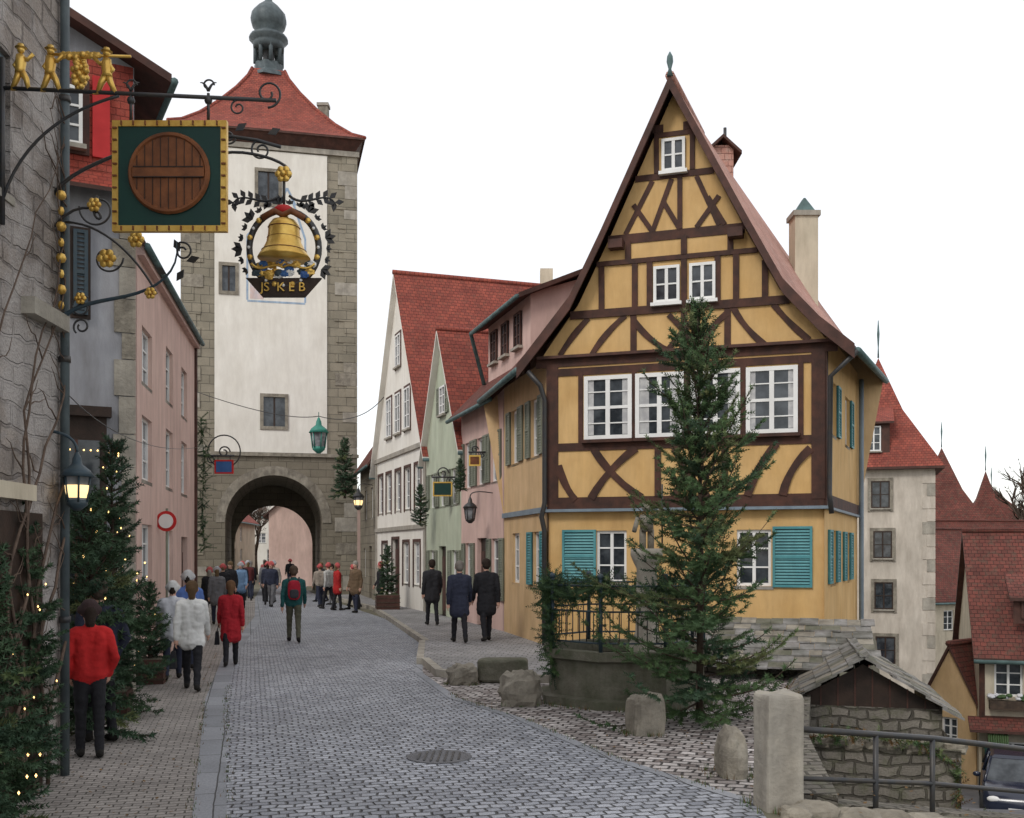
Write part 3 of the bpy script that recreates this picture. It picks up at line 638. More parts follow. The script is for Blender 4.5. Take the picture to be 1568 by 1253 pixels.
E,F,S,Ro,Wn=hip('white_tower_house',(18.6,52),2.45,3,-6,6.3,12.0,'agedwhite','tile',-.32,[(2.05,4.25,.85,1.3),(2.15,1.85,.85,1.3),(2.2,-.6,.85,1.3),(2.25,-3.2,.9,1.3)])
F.wall(Wn,1.5,2.9,6.3,8.5,[],'timber2',-.1); F.win(Wn,1.85,2.5,7.0,8.2,o=-.08)
for x in (1.5,2.9): Wn.face([F.P(x,6.3,-.1),F.P(x,6.3,-1.6),F.P(x,8.5,-1.6),F.P(x,8.5,-.1)],'timber2')
Wn.slab([F.P(1.3,8.4,.15),F.P(3.1,8.4,.15),F.P(3.1,9.3,-1.6),F.P(1.3,9.3,-1.6)],.1,'tile')
S.build('walls',E);Ro.build('roof',E);Wn.build('windows',E)
for (c,hx,hy,ze,za,wm,rm,n) in (((37,80),1.4,1.3,4.2,8.5,'rubble','tiledark','wall_tower'),((32.3,77),2.9,3,3.5,10,'pinkl','tiledark','valley_house'),((44,94),6,3,3,8,'cream','tiledark','valley_house')):
    E,F,S,Ro,Wn=hip(n,c,hx,hy,-8,ze,za,wm,rm,-.3,[(.6,1.6,.8,1.1)],False); S.build('walls',E);Ro.build('roof',E);Wn.build('windows',E)
house('town_wall',(28,70),(48,74),1.2,3.2,4.2,'eave','rubble','tiledark',[],base=-8)
house('valley_house',(21.5,60),(31,64),6,-.5,3.5,'eave','cream','tiledark',[(2,-2.6,.8,1.2),(5,-2.6,.8,1.2)],base=-8)
def ix(F,Wl,Ro,Wi):
    L=F.L
    for z in (-2.75,-.95): F.box(Wi,0,L,z,z+.18,-.02,.05,'timber')
    for x in (0.0,1.2,2.6,4.0,5.4,L-.2): F.box(Wi,x,x+.15,-2.6,-.95,-.02,.045,'timber')
    for x in (.35,1.7,3.1,4.5):
        F.box(Wi,x-.1,x+.9,-2.35,-2.1,.05,.3,'bark')
        for k in range(14): Wi.rock(F.P(x-.1+R.random(),-2.05+R.random()*.12,.1+R.random()*.18),(.09,.09,.06),R.choice(['snow','needle','snow']),k)
    for x in (.9,4.2):
        F.wall(Wi,x,x+.9,.1,.85,[],'timber2',.0); F.win(Wi,x+.2,x+.7,.25,.72,o=.02,rows=2,fm='timber2',sill=None); Ro.slab([F.P(x-.12,.85,.2),F.P(x+1.02,.85,.2),F.P(x+1.02,1.5,-.9),F.P(x-.12,1.5,-.9)],.1,'tiledark')
    Ro.slab([F.P(-.3,-2.9,.6),F.P(L,-2.9,.6),F.P(L,-2.6,0),F.P(-.3,-2.6,0)],.08,'tiledark')
    F.box(Wi,.05,.3,-4.2,-3.4,.2,.9,'signgreen')
    for k in range(9): Wi.tube([F.P(.2+k*.06,-3.0,.5),F.P(.22+k*.06,-3.4-R.random()*.4,.55)],.03,'needle',5)
house('half_timbered_inn',(13.5,29.6),(19.5,27.6),6,-.6,2.7,'eave','cream','tiledark',[(.4,-2.0,.75,1.0),(1.75,-2.0,.75,1.0),(3.15,-2.0,.75,1.0),(.5,-4.4,.8,1.1),(2.0,-4.9,1,1.9,'d'),(3.6,-4.4,.8,1.1)],base=-6,extra=ix)
house('side_annex',(12.6,31.2),(13.6,30.0),3,-2.2,-.7,'gable','yellow2','tiledark',[(.5,-3.6,.5,.8)],base=-6.5,gut=False,ov=.2)
E=empty('stone_hut'); S=MB();Ro=MB()
F=Fr((4.1,15.3),(6.2,14.75)); F.wall(S,0,F.L,-3,-.12,[],'rubble'); L=F.L
S.face([F.P(0,-.12,0),F.P(L,-.12,0),F.P(L/2,.5,0)],'darkwood')
for k in range(9): F.box(S,L*k/9,L*k/9+.02,-.12,-.12+.62*(1-abs(k/4.5-1)),0,.012,'timber2')
for x in (0,L): S.face([F.P(x,-3,0),F.P(x,-3,-3.2),F.P(x,-.1,-3.2),F.P(x,-.1,0)],'rubble')
for sgn,e in ((1,-.25),(-1,L+.25)):
    for j in range(6):
        v=.3
        while v>-3.3:
            v1=v-R.uniform(.2,.4); u0,u1=j/6,(j+1)/6+.05
            A=lambda u,v,h:F.P(e+(L/2-e)*u,-.25+.85*u+h,v)
            h=.03+R.random()*.03
            Ro.slab([A(u0,v,h+.025),A(u1,v,h-.01),A(u1,v1,h-.01),A(u0,v1,h+.025)],.035,R.choice(['slab','slab','mossstone','stone']),'slab'); v=v1+.005
Fb=Fr((3.35,18.2),(5.6,17.5)); Fb.wall(S,0,Fb.L,-3,.3,[],'rubble')
for j in range(8):
    q=-.5
    while q<2.8:
        w=R.uniform(.16,.34); u0,u1=j/8,(j+1)/8+.03; o0=.9-u0*1.9;o1=.9-u1*1.9; hh=R.random()*.025
        Ro.slab([Fb.P(q,.2+u0*.7+.03+hh,o0+R.uniform(0,.04)),Fb.P(q+w,.2+u0*.7+.03+hh,o0+R.uniform(0,.04)),Fb.P(q+w,.2+u1*.7+hh,o1),Fb.P(q,.2+u1*.7+hh,o1)],.03,R.choice(['slab','slab','mossstone','stone']),'slab'); q+=w+.005
S.build('walls',E);Ro.build('roof',E)
B=MB(); pp=[(2.5,9.0),(3.1,12),(4.1,15.3)]
for p,q in zip(pp,pp[1:]):
    F=Fr(p,q,ref=(0,12)); F.box(B,0,F.L,-3,.03,-.35,0,'rubble')
pp=[(2.4,8.75),(5.3,10.2),(9,12.1),(14,14.7)]
for p,q in zip(pp,pp[1:]):
    F=Fr(p,q); P=[-.2*max(0,min(x,9)-2.5) for x,y in (p,q)]
    B.hexa([F.P(0,-3,0),F.P(F.L,-3,0),F.P(F.L,-3,-.3),F.P(0,-3,-.3),F.P(0,P[0]+.03,0),F.P(F.L,P[1]+.03,0),F.P(F.L,P[1]+.03,-.3),F.P(0,P[0]+.03,-.3)],'rubble')
B.build('retaining_wall')
F=Fr((3.9,13.6),(5.75,13.1)); B=MB(); F.wall(B,0,F.L,-3,-.4,[],'rubble'); B.face([F.P(F.L,-3,0),F.P(F.L,-3,-2),F.P(F.L,-.4,-2),F.P(F.L,-.4,0)],'rubble')
B.slab([F.P(0,-.39,0),F.P(F.L,-.39,0),F.P(F.L,-.39,-.4),F.P(0,-.39,-.4)],.1,'mossstone','mossstone')
for i in range(8): B.rock(F.P(.1+i*.25,-.38,-.12-.1*R.random()),(.15,.17,.1),R.choice(['stone','mossstone']),i,.6)
B.build('garden_wall')

# ---------------------------------------------------------------- railing, stones, fountain
E=empty('street_railing'); B=MB()
B.rock((2.24,8.62,.42),(.165,.15,.54),'stonel',3,.16,.2,.08)
B.build('stone_post',E); B=MB()
rp=[(2.3,8.66,.66),(3.25,9.15,.52),(3.9,9.5,.42),(5.2,10.15,.18),(8,11.6,-.3)]
B.tube(rp,.028,'iron'); B.tube([(x,y,z-.42) for x,y,z in rp],.022,'iron')
for x,y,z in rp[1:]: B.tube([(x,y,z-1),(x,y,z+.01)],.026,'iron')
B.build('rails',E)
def rockobj(name,*a,**k):
    B=MB(); B.rock(*a,**k); return B.build(name)
rockobj('boulder',(.12,14.4,.18),(.3,.27,.3),'stone',5,.85,.3,.3)
rockobj('boulder',(2.12,9.9,.1),(.14,.3,.34),'stone',9,.8)
rockobj('boulder',(-.8,16.6,.14),(.24,.22,.2),'stone',6,.7,amp=.3)
rockobj('stone_block',(-.15,16.9,.2),(.42,.2,.2),'mossstone',12,.25,amp=.06)
rockobj('stone_block',(1.58,12.1,.2),(.2,.19,.26),'stone',14,.3,.3,amp=.16)
for i,(x,y,r) in enumerate(((2.5,8.45,.2),(2.85,8.5,.22),(3.2,8.7,.2),(3.6,8.9,.22),(2.3,8.3,.12))): rockobj('edge_stone',(x,y,gh(x,y)+.0),(r,.14,.09),'stone',20+i,.7)
E=empty('village_fountain'); B=MB(); fc=V((1.65,15.0,0)); ph=math.pi/8
B.lathe([(1.3,0),(1.3,.12),(1.18,.14),(1.16,.62),(1.26,.66),(1.26,.78),(1.05,.78),(1.05,.3)],fc,'mossstone',8,False,ph=ph)
B.lathe([(1.06,.6),(.01,.6)],fc,'glass',8,False,ph=ph)
B.lathe([(.3,.3),(.26,.8),(.17,.95),(.15,1.9),(.2,2.0),(.24,2.1),(.24,2.2)],fc+V((.35,.2,0)),'stonel',12)
kc=fc+V((.35,.2,2.2))
for q in ((( -.06,0,0),(-.06,0,.28),.05),((.06,0,0),(.06,0,.28),.05),((0,0,.25),(0,0,.5),.1),((-.13,0,.46),(-.2,-.1,.25),.035),((.13,0,.46),(.22,-.05,.6),.035)): B.tube([kc+V(q[0]),kc+V(q[1])],q[2],'stone',8)
B.sph(kc+V((0,0,.62)),.08,'stone')
B.tube([kc+V((.22,-.06,0)),kc+V((.22,-.06,.95))],.012,'iron')
B.build('basin_and_column',E); B=MB()
posts=[]
for i in range(8):
    an=ph+i*math.pi/4; p=fc+V((1.16*math.cos(an),1.16*math.sin(an),.78)); posts.append(p)
    B.tube([p,p+V((0,0,1.0))],.028,'ironblue'); B.sph(p+V((0,0,1.03)),.045,'ironblue',8)
for i in range(8):
    p,q=posts[i],posts[(i+1)%8]
    for h in (.12,.55,.9): B.tube([p+V((0,0,h)),q+V((0,0,h))],.014,'ironblue',6)
    for k in range(1,7): s=p.lerp(q,k/7); B.tube([s+V((0,0,.12)),s+V((0,0,.55))],.008,'iron',5)
B.build('iron_fence',E)

# ---------------------------------------------------------------- evergreens
def twig(B,p,d,L,nl=.04,step=.022,w=.007,mat='needle',rg=R,k=4):
    u=d.orthogonal().normalized(); v=d.cross(u); n=max(2,int(L/step)); vs=[];fs=[]
    for i in range(n):
        c=p+d*(L*i/n); a0=rg.random()*6.28
        for j in range(k):
            an=a0+j*6.283/k; rad=u*math.cos(an)+v*math.sin(an)
            tip=c+d*nl*.7+rad*nl*rg.uniform(.7,1.1); sd=d.cross(rad)*w
            b=len(vs); vs+=[c+sd,c-sd,tip]; fs.append((b,b+1,b+2))
    B.add(vs,fs,mat)
def fir_mesh(name,H,rad,nb,seed,nl=.045,step=.03,w=.009,clear=.06,mat='needle',pw=.85,gap=.085,tr=.05,ragged=.35,prof=None,elr=.24,up=.5,skip=.12,m3=.3,el0=-.1):
    g=random.Random(seed); T=MB(); 
    T.tube([(0,0,0),(.02,0,H*.4),(0,.01,H*.8),(0,0,H)],[tr,tr*.7,tr*.3,.006],'bark',8)
    for i in range(nb):
        t=clear+(1-clear-.01)*((i+g.random())/nb)**.9
        an=i*2.4+g.uniform(-.4,.4)
        side_=1+.25*math.sin(an*1+t*9+seed)
        L=rad*(pl(t,prof) if prof else (1-t)**pw)*g.uniform(1-ragged,1+ragged*.5)*side_+.05
        el=el0+.95*t**1.4+g.uniform(-elr,elr*1.2)
        d=V((math.cos(an)*math.cos(el),math.sin(an)*math.cos(el),math.sin(el)))
        p=V((0,0,H*t)); n=max(3,int(L/gap)); path=[p]
        for k in range(n):
            d2=(d+V((g.uniform(-.1,.1),g.uniform(-.1,.1),up*(k/n)**2))).normalized(); p=p+d2*(L/n)
            if p.z<.04: p.z=.04+g.random()*.04
            path.append(p)
        T.tube(path,[.012*(1-k/(n+1))+.003 for k in range(n+1)],'bark',4)
        m=mat if g.random()<.6 else ('needle2' if g.random()>m3 else 'needle3')
        for k in range(1,n+1):
            if g.random()<skip: continue
            q=path[k]; dd=(path[k]-path[k-1]).normalized(); side=dd.cross(V((0,0,1))).normalized()
            tl=(.28*(1-k/n)+.09)*min(1,L/.5+.2)*g.uniform(.6,1.2)
            for s in (-1,1):
                td=(dd*.8+side*s*.75+V((0,0,g.uniform(-.4,.45)))).normalized(); twig(T,q,td,tl,nl,step,w,m,g)
                if tl>.2: 
                    for u_ in (.4,.7):
                        t2=(td+dd*.3-side*s*.8*(-1 if g.random()<.5 else 1)+V((0,0,g.uniform(-.3,.3)))).normalized(); twig(T,q+td*tl*u_,t2,tl*.45,nl,step,w,m,g)
        twig(T,path[-2],(path[-1]-path[-2]).normalized(),.12,nl,step,w,mat,g)
    twig(T,V((0,0,H-.25)),V((0,0,1)),.28,nl,step,w,mat,g)
    o=T.build(name); return o
def bulbs(parent,n,H,rad,seed,z0=.15):
    g=random.Random(seed);B=MB()
    for i in range(n):
        t=z0+(1-z0)*g.random()**1.3; a_=i*2.4; rr=rad*(1-t)**.7*g.uniform(.6,1.0)
        c=V((rr*math.cos(a_),rr*math.sin(a_),H*t)); s=.0105
        B.add([c+V(k)*s for k in ((1,0,0),(-1,0,0),(0,1,0),(0,-1,0),(0,0,1.6),(0,0,-1.6))],[(0,2,4),(2,1,4),(1,3,4),(3,0,4),(2,0,5),(1,2,5),(3,1,5),(0,3,5)],'bulb')
    o=B.build('string_lights',parent)
t=fir_mesh('christmas_tree',5.25,1.2,170,3,clear=.01,ragged=.5,prof=[(0,1.05),(.12,1.1),(.3,1.0),(.45,.85),(.6,.66),(.75,.56),(.88,.34),(1,.06)],elr=.42,up=.9,skip=.25,m3=.5,el0=.02,gap=.1); t.location=(2.36,12.9,0)
t=fir_mesh('fir_tree',2.15,.46,105,11,mat='needle2',pw=.5,clear=.02,ragged=.4,elr=.35,m3=.1); t.location=(-4.0,7.75,0); bulbs(t,24,2.15,.5,1); mesh_near=t.data
t2=fir_mesh('fir_tree',3.6,.6,115,12,mat='needle2',pw=.5,clear=.03,ragged=.45,elr=.35,m3=.1); t2.location=(-5.2,13.3,0); bulbs(t2,34,3.6,.75,2); m36=t2.data
def inst(me,name,loc,s,rz=0,rx=0):
    o=bpy.data.objects.new(name,me); SC.collection.objects.link(o); o.location=loc; o.scale=(s,)*3; o.rotation_euler=(rx,0,rz); return o
o=inst(m36,'fir_tree',(-4.38,9.1,0),.74,2); bulbs(o,28,3.6,.7,3)
o=inst(mesh_near,'fir_tree',(-4.85,11.7,0),1.25,2.5); bulbs(o,22,2.15,.5,5)
o=inst(m36,'fir_tree',(-5.75,14.8,.0),.75,4); bulbs(o,20,3.6,.7,6)
inst(mesh_near,'fir_tree',(-5.95,16.8,0),.75,1)
inst(mesh_near,'fir_tree',(-3.78,7.3,0),.62,3)
def planter(x,y,s=.5,z=0,h=.4):
    B=MB(); B.box((x,y,z+h/2),(s,s,h),'timber2',.2)
    for k in range(-1,2):
        B.box((x,y,z+h*.5+k*h*.3),(s+.03,s+.03,.03),'bark',.2)
    B.box((x,y,z+h+.001),(s-.06,s-.06,.02),'earth',.2); B.build('planter_box')
for q in ((-4.0,7.75,.35,0,.3),(-5.2,13.3,.45,0,.35),(-5.75,14.8,.4),(-5.95,16.8,.5),(-4.4,36.2,.8,.13,.5)): planter(*q)
inst(mesh_near,'fir_tree',(-4.4,36.2,.6),.8)
for i,(x,y,z,s,tilt) in enumerate(((-7.35,45,4.5,1.2,.0),(-2.95,33,3.0,.6,.4),(-1.4,27.8,3.8,.4,.4),(-13.2,47,0,.6,0))):
    inst(mesh_near,'wall_fir',(x,y,z),s,i,0)
def garland(name,path,r,dens,seed,ms=('needle','needle2')):
    g=random.Random(seed);B=MB(); path=[V(p) for p in path]
    for a_,b_ in zip(path,path[1:]):
        n=max(1,int((b_-a_).length*dens))
        for i in range(n):
            c=a_.lerp(b_,i/n); d=V((g.gauss(0,1),g.gauss(0,1),g.gauss(0,.9))).normalized(); twig(B,c,d,r*g.uniform(.5,1.25),.04,.03,.009,g.choice(ms),g)
    return B.build(name)
pg=[]
for i in range(8):
    p,q=posts[i],posts[(i+1)%8]
    for k in range(6): s=p.lerp(q,k/6); pg.append((s.x,s.y,s.z+.98-.26*math.sin(math.pi*k/6)))
pg.append(pg[0])
garland('evergreen_garland',pg,.28,95,4)
for i in (3,4,5,6):
    p=posts[i]; garland('evergreen_garland',[p+V((0,0,1)),p+V((0,0,.1))],.17,60,10+i)
garland('evergreen_swag',[(.5,14.6,1.75),(.55,14.5,.9),(.6,14.5,.35)],.28,110,30)
garland('evergreen_garland',[(-8.0,26.3,5.6),(-7.9,26.25,4.6),(-7.95,26.3,3.4),(-7.9,26.3,2.2)],.3,50,40)
garland('ivy',[(3.9,13.5,-.3),(4.5,13.35,-.25),(5.2,13.2,-.3),(5.7,13.1,-.6),(5.72,13.05,-1.3)],.16,60,41,('needle3','needle','leaf'))
garland('shrub',[(3.2,12.2,.05),(3.35,12.9,.15),(3.5,13.6,.15),(3.8,14.4,.1)],.34,60,42,('needle3','needle','needle2','leaf'))
garland('shrub',[(5.9,12.6,-1.6),(6.2,13.2,-1.6),(6.3,14,-1.8)],.5,60,43,('needle3','leaf','needle2'))
def bare(name,x,y,z,H,seed):
    g=random.Random(seed);B=MB()
    def br(p,d,L,r,dep):
        q=p+d*L; B.tube([p,p.lerp(q,.5)+V((g.uniform(-.1,.1),0,0)),q],[r,r*.85,r*.65],'bark',5)
        if dep:
            for i in range(3):
                br(p.lerp(q,g.uniform(.6,1)),(d+V((g.uniform(-.8,.8),g.uniform(-.8,.8),g.uniform(-.1,.5)))).normalized(),L*.68,r*.6,dep-1)
        elif g.random()<.4: twig(B,q,d,L*.8,.35,.3,.03,'vine',g)
    br(V((x,y,z)),V((0,0,1)),H*.35,H*.03,5); B.build(name)
bare('tree',41.5,84,-5,17,1); bare('tree',46,88,-6,16,2); bare('tree',-24,96,0,8,4)
B=MB()
for i in range(60):
    x=20+i*4+R.uniform(-2,2); y=150+R.uniform(-10,20); B.rock((x,y,-4+R.uniform(0,3)),(5,4,6+R.random()*4),'hill',i,1,0,.5)
B.build('distant_trees')
# ---------------------------------------------------------------- signs
def spiral(c,r0,r1,turns,a0,n=40,flip=1):
    o=[]
    for i in range(n+1):
        u=i/n; r=r0+(r1-r0)*u; a_=a0+flip*turns*2*math.pi*u; o.append((c[0]+r*math.cos(a_),c[1],c[2]+r*math.sin(a_)))
    return o
def bez(p,n=14):
    p=[V(q) for q in p]; o=[]
    for i in range(n+1):
        q=p[:];u=i/n
        while len(q)>1: q=[q[k].lerp(q[k+1],u) for k in range(len(q)-1)]
        o.append(q[0])
    return o
E=empty('barrel_inn_sign'); B=MB(); y=8.6; zb=6.0
B.tube([(-4.35,y,zb+.05),(-1.98,y,zb-.06)],.018,'iron'); B.tube([(-4.28,y,zb+.3),(-4.28,y,4.9)],.022,'iron')
B.tube(spiral((-2.05,y,zb+.0),.12,.03,1.3,-math.pi/2),.010,'iron',6); B.tube(spiral((-2.3,y,zb-.12),.07,.02,1.3,1),.008,'iron',6)
B.tube(bez([(-4.28,y,5.1),(-4.1,y,5.7),(-3.6,y,5.9),(-3.3,y,5.98)]),.013,'iron',6)
for x in (-2.55,-3.2):
    B.tube([(x,y,zb),(x,y,5.78)],.014,'iron',6); B.sph((x,y,zb-.06),.035,'iron',8)
    B.tube(spiral((x,y,zb+.07),.05,.02,1,0),.008,'iron',5)
    for s in (-1,1): B.tube(bez([(x,y,zb+.02),(x+s*.03,y,zb+.1),(x+s*.07,y,zb+.09)],5),[.012,.012,.01,.008,.006,.003],'iron',5)
cx,cz,h=-2.87,5.3,.46
B.box((cx,y,cz),(.88,.03,.86),'signgreen')
for s in (-1,1):
    B.box((cx+s*.455,y,cz),(.05,.05,.93),'gold'); B.box((cx,y,cz+s*.44),(.862,.049,.05),'gold')
    for k in range(9): B.box((cx+s*.455,y-.03,cz-.4+k*.1),(.035,.02,.012),'barrel'); B.box((cx-.4+k*.1,y-.03,cz+s*.44),(.012,.02,.035),'barrel')
mx=Matrix.Rotation(math.pi/2,4,'X')
B.lathe([(.33,0),(.345,.02),(.33,.045),(.31,.045),(.30,.03),(.01,.03)],(cx,y-.012,cz+.02),'barrel',40,False,mx)
for k in range(-4,5):
    hh=math.sqrt(max(0,.3**2-(k*.066)**2)); B.box((cx+k*.066,y-.046,cz+.02),(.005,.006,hh*2),'darkwood')
B.box((cx,y-.052,cz+.02),(.60,.012,.075),'barrel'); B.box((cx,y-.052,cz+.065),(.58,.016,.008),'darkwood'); B.box((cx,y-.052,cz-.02),(.58,.016,.008),'darkwood')
def figure(x,s,sw):
    z=zb+.035-(x+4.2)*.045
    f=lambda dx,dz:(x+s*dx,y,z+dz)
    B.tube([f(0,.17),f(.05,.09),f(.07+sw,0)],[.034,.026,.018],'gold',8);B.tube([f(0,.17),f(-.03,.09),f(-.07,.0)],[.034,.026,.018],'gold',8)
    B.tube([f(0,.14),f(0,.17),f(.005,.23),f(0,.29)],[.046,.04,.047,.034],'gold',8); B.tube([f(0,.28),f(.06,.25),f(.11,.3)],.018,'gold',6); B.tube([f(0,.27),f(-.05,.2),f(-.02,.17)],.018,'gold',6)
    B.sph(f(.005,.335),.033,'gold',8); B.lathe([(.05,0),(.03,.012),(.025,.03)],f(.005,.352),'gold',10); B.box(f(.085+sw,.003),(.05,.02,.018),'gold');B.box(f(-.055,.003),(.05,.02,.018),'gold')
figure(-4.13,1,0); figure(-3.88,1,.01); figure(-3.40,-1,.01)
B.tube([(-3.9,y,zb+.33),(-3.2,y,zb+.31)],.012,'gold',6)
for i in range(34): 
    t=i/34; B.sph((-3.63+R.uniform(-.1,.1)*(1-t*.8),y+R.uniform(-.03,.03),zb+.31-t*.26),.03,'gold',8)
for k in range(7):
    c=V((-3.63+(k-3)*.045,y,zb+.32)); B.rock(c,(.045,.012,.03),'gold',k,1,0,.4)
B.build('bracket_and_board',E)
E=empty('bell_inn_sign'); B=MB(); y=9.75
X=lambda u:(u-784)*y/1568; Z=lambda v:2.15+(845-v)*y/1568
def pth(*p): return bez([(X(u),y,Z(v)) for u,v in p])
B.box((X(76),y,Z(380)),(.05,.06,1.9),'ironblue')
B.tube(pth((80,300),(120,240),(180,260),(200,200),(330,190),(430,225)),.018,'iron',8)
B.tube(pth((340,235),(380,225),(440,250),(470,250),(440,300),(425,260)),.014,'iron',6)
B.tube(pth((80,350),(140,270),(200,360),(120,350),(150,300)),.013,'iron',6)
B.tube(pth((80,500),(130,440),(190,470),(240,450),(280,420),(270,370)),[.024-.0012*i for i in range(15)],'ironblue',8)
B.tube(pth((100,340),(160,340),(215,400),(240,450)),.012,'iron',6)
for (u,v,r,a0,fl_) in ((150,320,.18,3,1),(165,395,.15,0,-1),(125,470,.11,1,1),(400,230,.1,2,1),(350,210,.07,0,-1),(125,500,.08,4,-1),(280,385,.09,2,-1),(310,205,.08,3,1)):
    B.tube(spiral((X(u),y,Z(v)),r,.03,1.25,a0,flip=fl_),.010,'iron',6)
def rosette(u,v,r=.06):
    c=V((X(u),y-.03,Z(v)))
    for k in range(6): an=k*math.pi/3; B.sph(c+V((math.cos(an)*r*.7,0,math.sin(an)*r*.7)),(r*.5,.02,r*.5),'gold',8)
    B.sph(c-V((0,.02,0)),r*.4,'gold',8)
for q in ((146,315),(165,397,.08),(210,368,.07),(435,268,.07),(215,350,.04),(232,450,.05),(125,458,.05)): rosette(*q)
for k in range(9): B.sph((X(95),y-.02,Z(300+k*24)),(.03,.03,.045) if k%2 else .05,'gold',8)
cx,cz=X(435),Z(380)
def leafp(c,d,s,mat='iron'):
    n_=V((-d.z,0,d.x)); B.hexa([c,c+d*s*.5+n_*s*.28,c+d*s,c+d*s*.5-n_*s*.28]+[k+V((0,.012,0)) for k in (c,c+d*s*.5+n_*s*.28,c+d*s,c+d*s*.5-n_*s*.28)],mat)
for k in range(18):
    an=-.5+k*(math.pi+1)/17; c=V((cx+.40*math.cos(an),y,cz+.42*math.sin(an)))
    for da in (-.7,0,.8): 
        d=V((math.cos(an+da),0,math.sin(an+da))); leafp(c,d,.055+.05*(k%3==0))
for s in (-1,1):
    st=bez([(cx+s*.05,y,cz+.5),(cx+s*.2,y,cz+.35),(cx+s*.42,y,cz+.6),(cx+s*.5,y,cz+.4)]); B.tube(st,[.014-.0006*i for i in range(15)],'iron',6)
    for i in range(3,15,2):
        for da in (-1,1): d=(st[i]-st[i-1]).normalized(); an=math.atan2(d.z,d.x)+da*.9; leafp(st[i],V((math.cos(an),0,math.sin(an))),.09)
for (u,v,an) in ((270,430,1),(265,350,1.4),(275,385,2),(360,200,.6),(410,205,.4),(255,420,2.6),(285,400,.3)):
    leafp(V((X(u),y,Z(v))),V((math.cos(an),0,math.sin(an))),.13)
B.tube([(cx+.33*math.cos(k*math.pi/20),y,cz+.36*math.sin(k*math.pi/20)) for k in range(40)],.032,'iron',8,True)
for k in range(24):
    an=k*math.pi/12; B.sph((cx+.33*math.cos(an),y-.03,cz+.36*math.sin(an)),(.028,.015,.028) if k%2 else (.016,.012,.016),'gold' if k%2 else 'white',8)
B.tube([(cx,y,cz+.37),(cx,y,Z(258))],.015,'iron',6)
B.lathe([(.25,-.13),(.24,-.11),(.2,-.05),(.165,.02),(.15,.1),(.145,.18),(.11,.23),(.05,.25),(.03,.3)],(cx,y,cz+.03),'gold',24)
for zz,r in ((-.06,.21),(.06,.158),(.16,.15)): B.lathe([(r-.01,zz-.008),(r+.004,zz),(r-.01,zz+.008)],(cx,y,cz+.03),'barrel',24)
B.tube([(cx-.2,y-.05,cz+.27),(cx-.08,y-.05,cz+.34),(cx,y-.05,cz+.30),(cx+.08,y-.05,cz+.34),(cx+.2,y-.05,cz+.27)],.03,'barrel',6); B.sph((cx,y-.04,cz+.36),(.09,.03,.045),'red',10)
for k in range(26): # acanthus leaves painted blue over gilt
    xx=cx-.27+.54*R.random(); B.rock((xx,y-.03-.02*R.random(),cz-.15-.13*R.random()),(.045,.02,.03),R.choice(['signblue','signblue','ironblue','gold','white']),k,.9,0,.4)
for s in (-1,1): B.tube(bez([(cx,y-.05,cz-.2),(cx+s*.1,y-.06,cz-.12),(cx+s*.2,y-.06,cz-.28),(cx+s*.3,y-.05,cz-.16)]),.012,'gold',6)
B.hexa([V(q) for q in ((cx-.2,y-.03,cz-.47),(cx+.2,y-.03,cz-.47),(cx+.2,y+.01,cz-.47),(cx-.2,y+.01,cz-.47),(cx-.36,y-.03,cz-.29),(cx+.36,y-.03,cz-.29),(cx+.36,y+.01,cz-.29),(cx-.36,y+.01,cz-.29))],'darkwood')
B.build('wrought_iron',E)
tx=bpy.data.curves.new('lettering','FONT'); tx.body='JS  K E B'; tx.size=.12; tx.extrude=.006; tx.align_x='CENTER'; to=bpy.data.objects.new('lettering',tx); SC.collection.objects.link(to); to.location=(cx,y-.045,cz-.42); to.rotation_euler=(math.pi/2,0,0); tx.materials.append(MATS['gold']); to.parent=E
def lantern(name,c,s,glow,mat='iron',arm=None):
    B=MB(); c=V(c)
    B.lathe([(.11*s,0.02),(.15*s,.3*s)],c,'glassl',6,False)
    if glow: B.lathe([(.115*s,0.05*s),(.14*s,.12*s),(.15*s,.2*s)],c,'lampglow',6,False)
    B.lathe([(.2*s,.3*s),(.15*s,.38*s),(.06*s,.45*s),(.05*s,.52*s),(.015*s,.6*s)],c,mat,12)
    for k in range(6): an=k*math.pi/3; B.tube([c+V((.12*s*math.cos(an),.12*s*math.sin(an),0)),c+V((.158*s*math.cos(an),.158*s*math.sin(an),.3*s))],.013*s,mat,4)
    B.lathe([(.04*s,-.1*s),(.12*s,-.03*s),(.12*s,0.025*s)],c,mat,12)
    if arm: B.tube(bez([c+V((0,0,.6*s)),c+V((0,0,.8*s)),V(arm)]),.015,mat,6)
    return B.build(name)
lantern('wall_lantern',(-4.12,9.7,2.62),.8,True,'ironblue',(-4.4,9.7,3.3))
lantern('street_lamp',(-7.55,40,6.2),2.0,False,'lampgreen',(-7.55,40,7.45))
lantern('wall_lantern',(-6.3,42,4.0),1.3,True,'iron',(-5.75,42.4,4.9))
lantern('wall_lantern',(-1.1,26.9,3.0),1.0,False,'iron',(-.5,27,3.7))
B=MB()
B.tube(bez([(-12.6,40,8.5),(-9,40,7.2),(-7.55,40,7.45)]),.02,'iron',4); B.tube(bez([(-7.55,40,7.45),(-6,40,7.0),(-5.0,40,8.2)]),.02,'iron',4); B.tube(bez([(-4.4,9.9,3.8),(-5.0,13,3.3),(-8,26,4.8)]),.006,'iron',4)
B.build('overhead_wires')
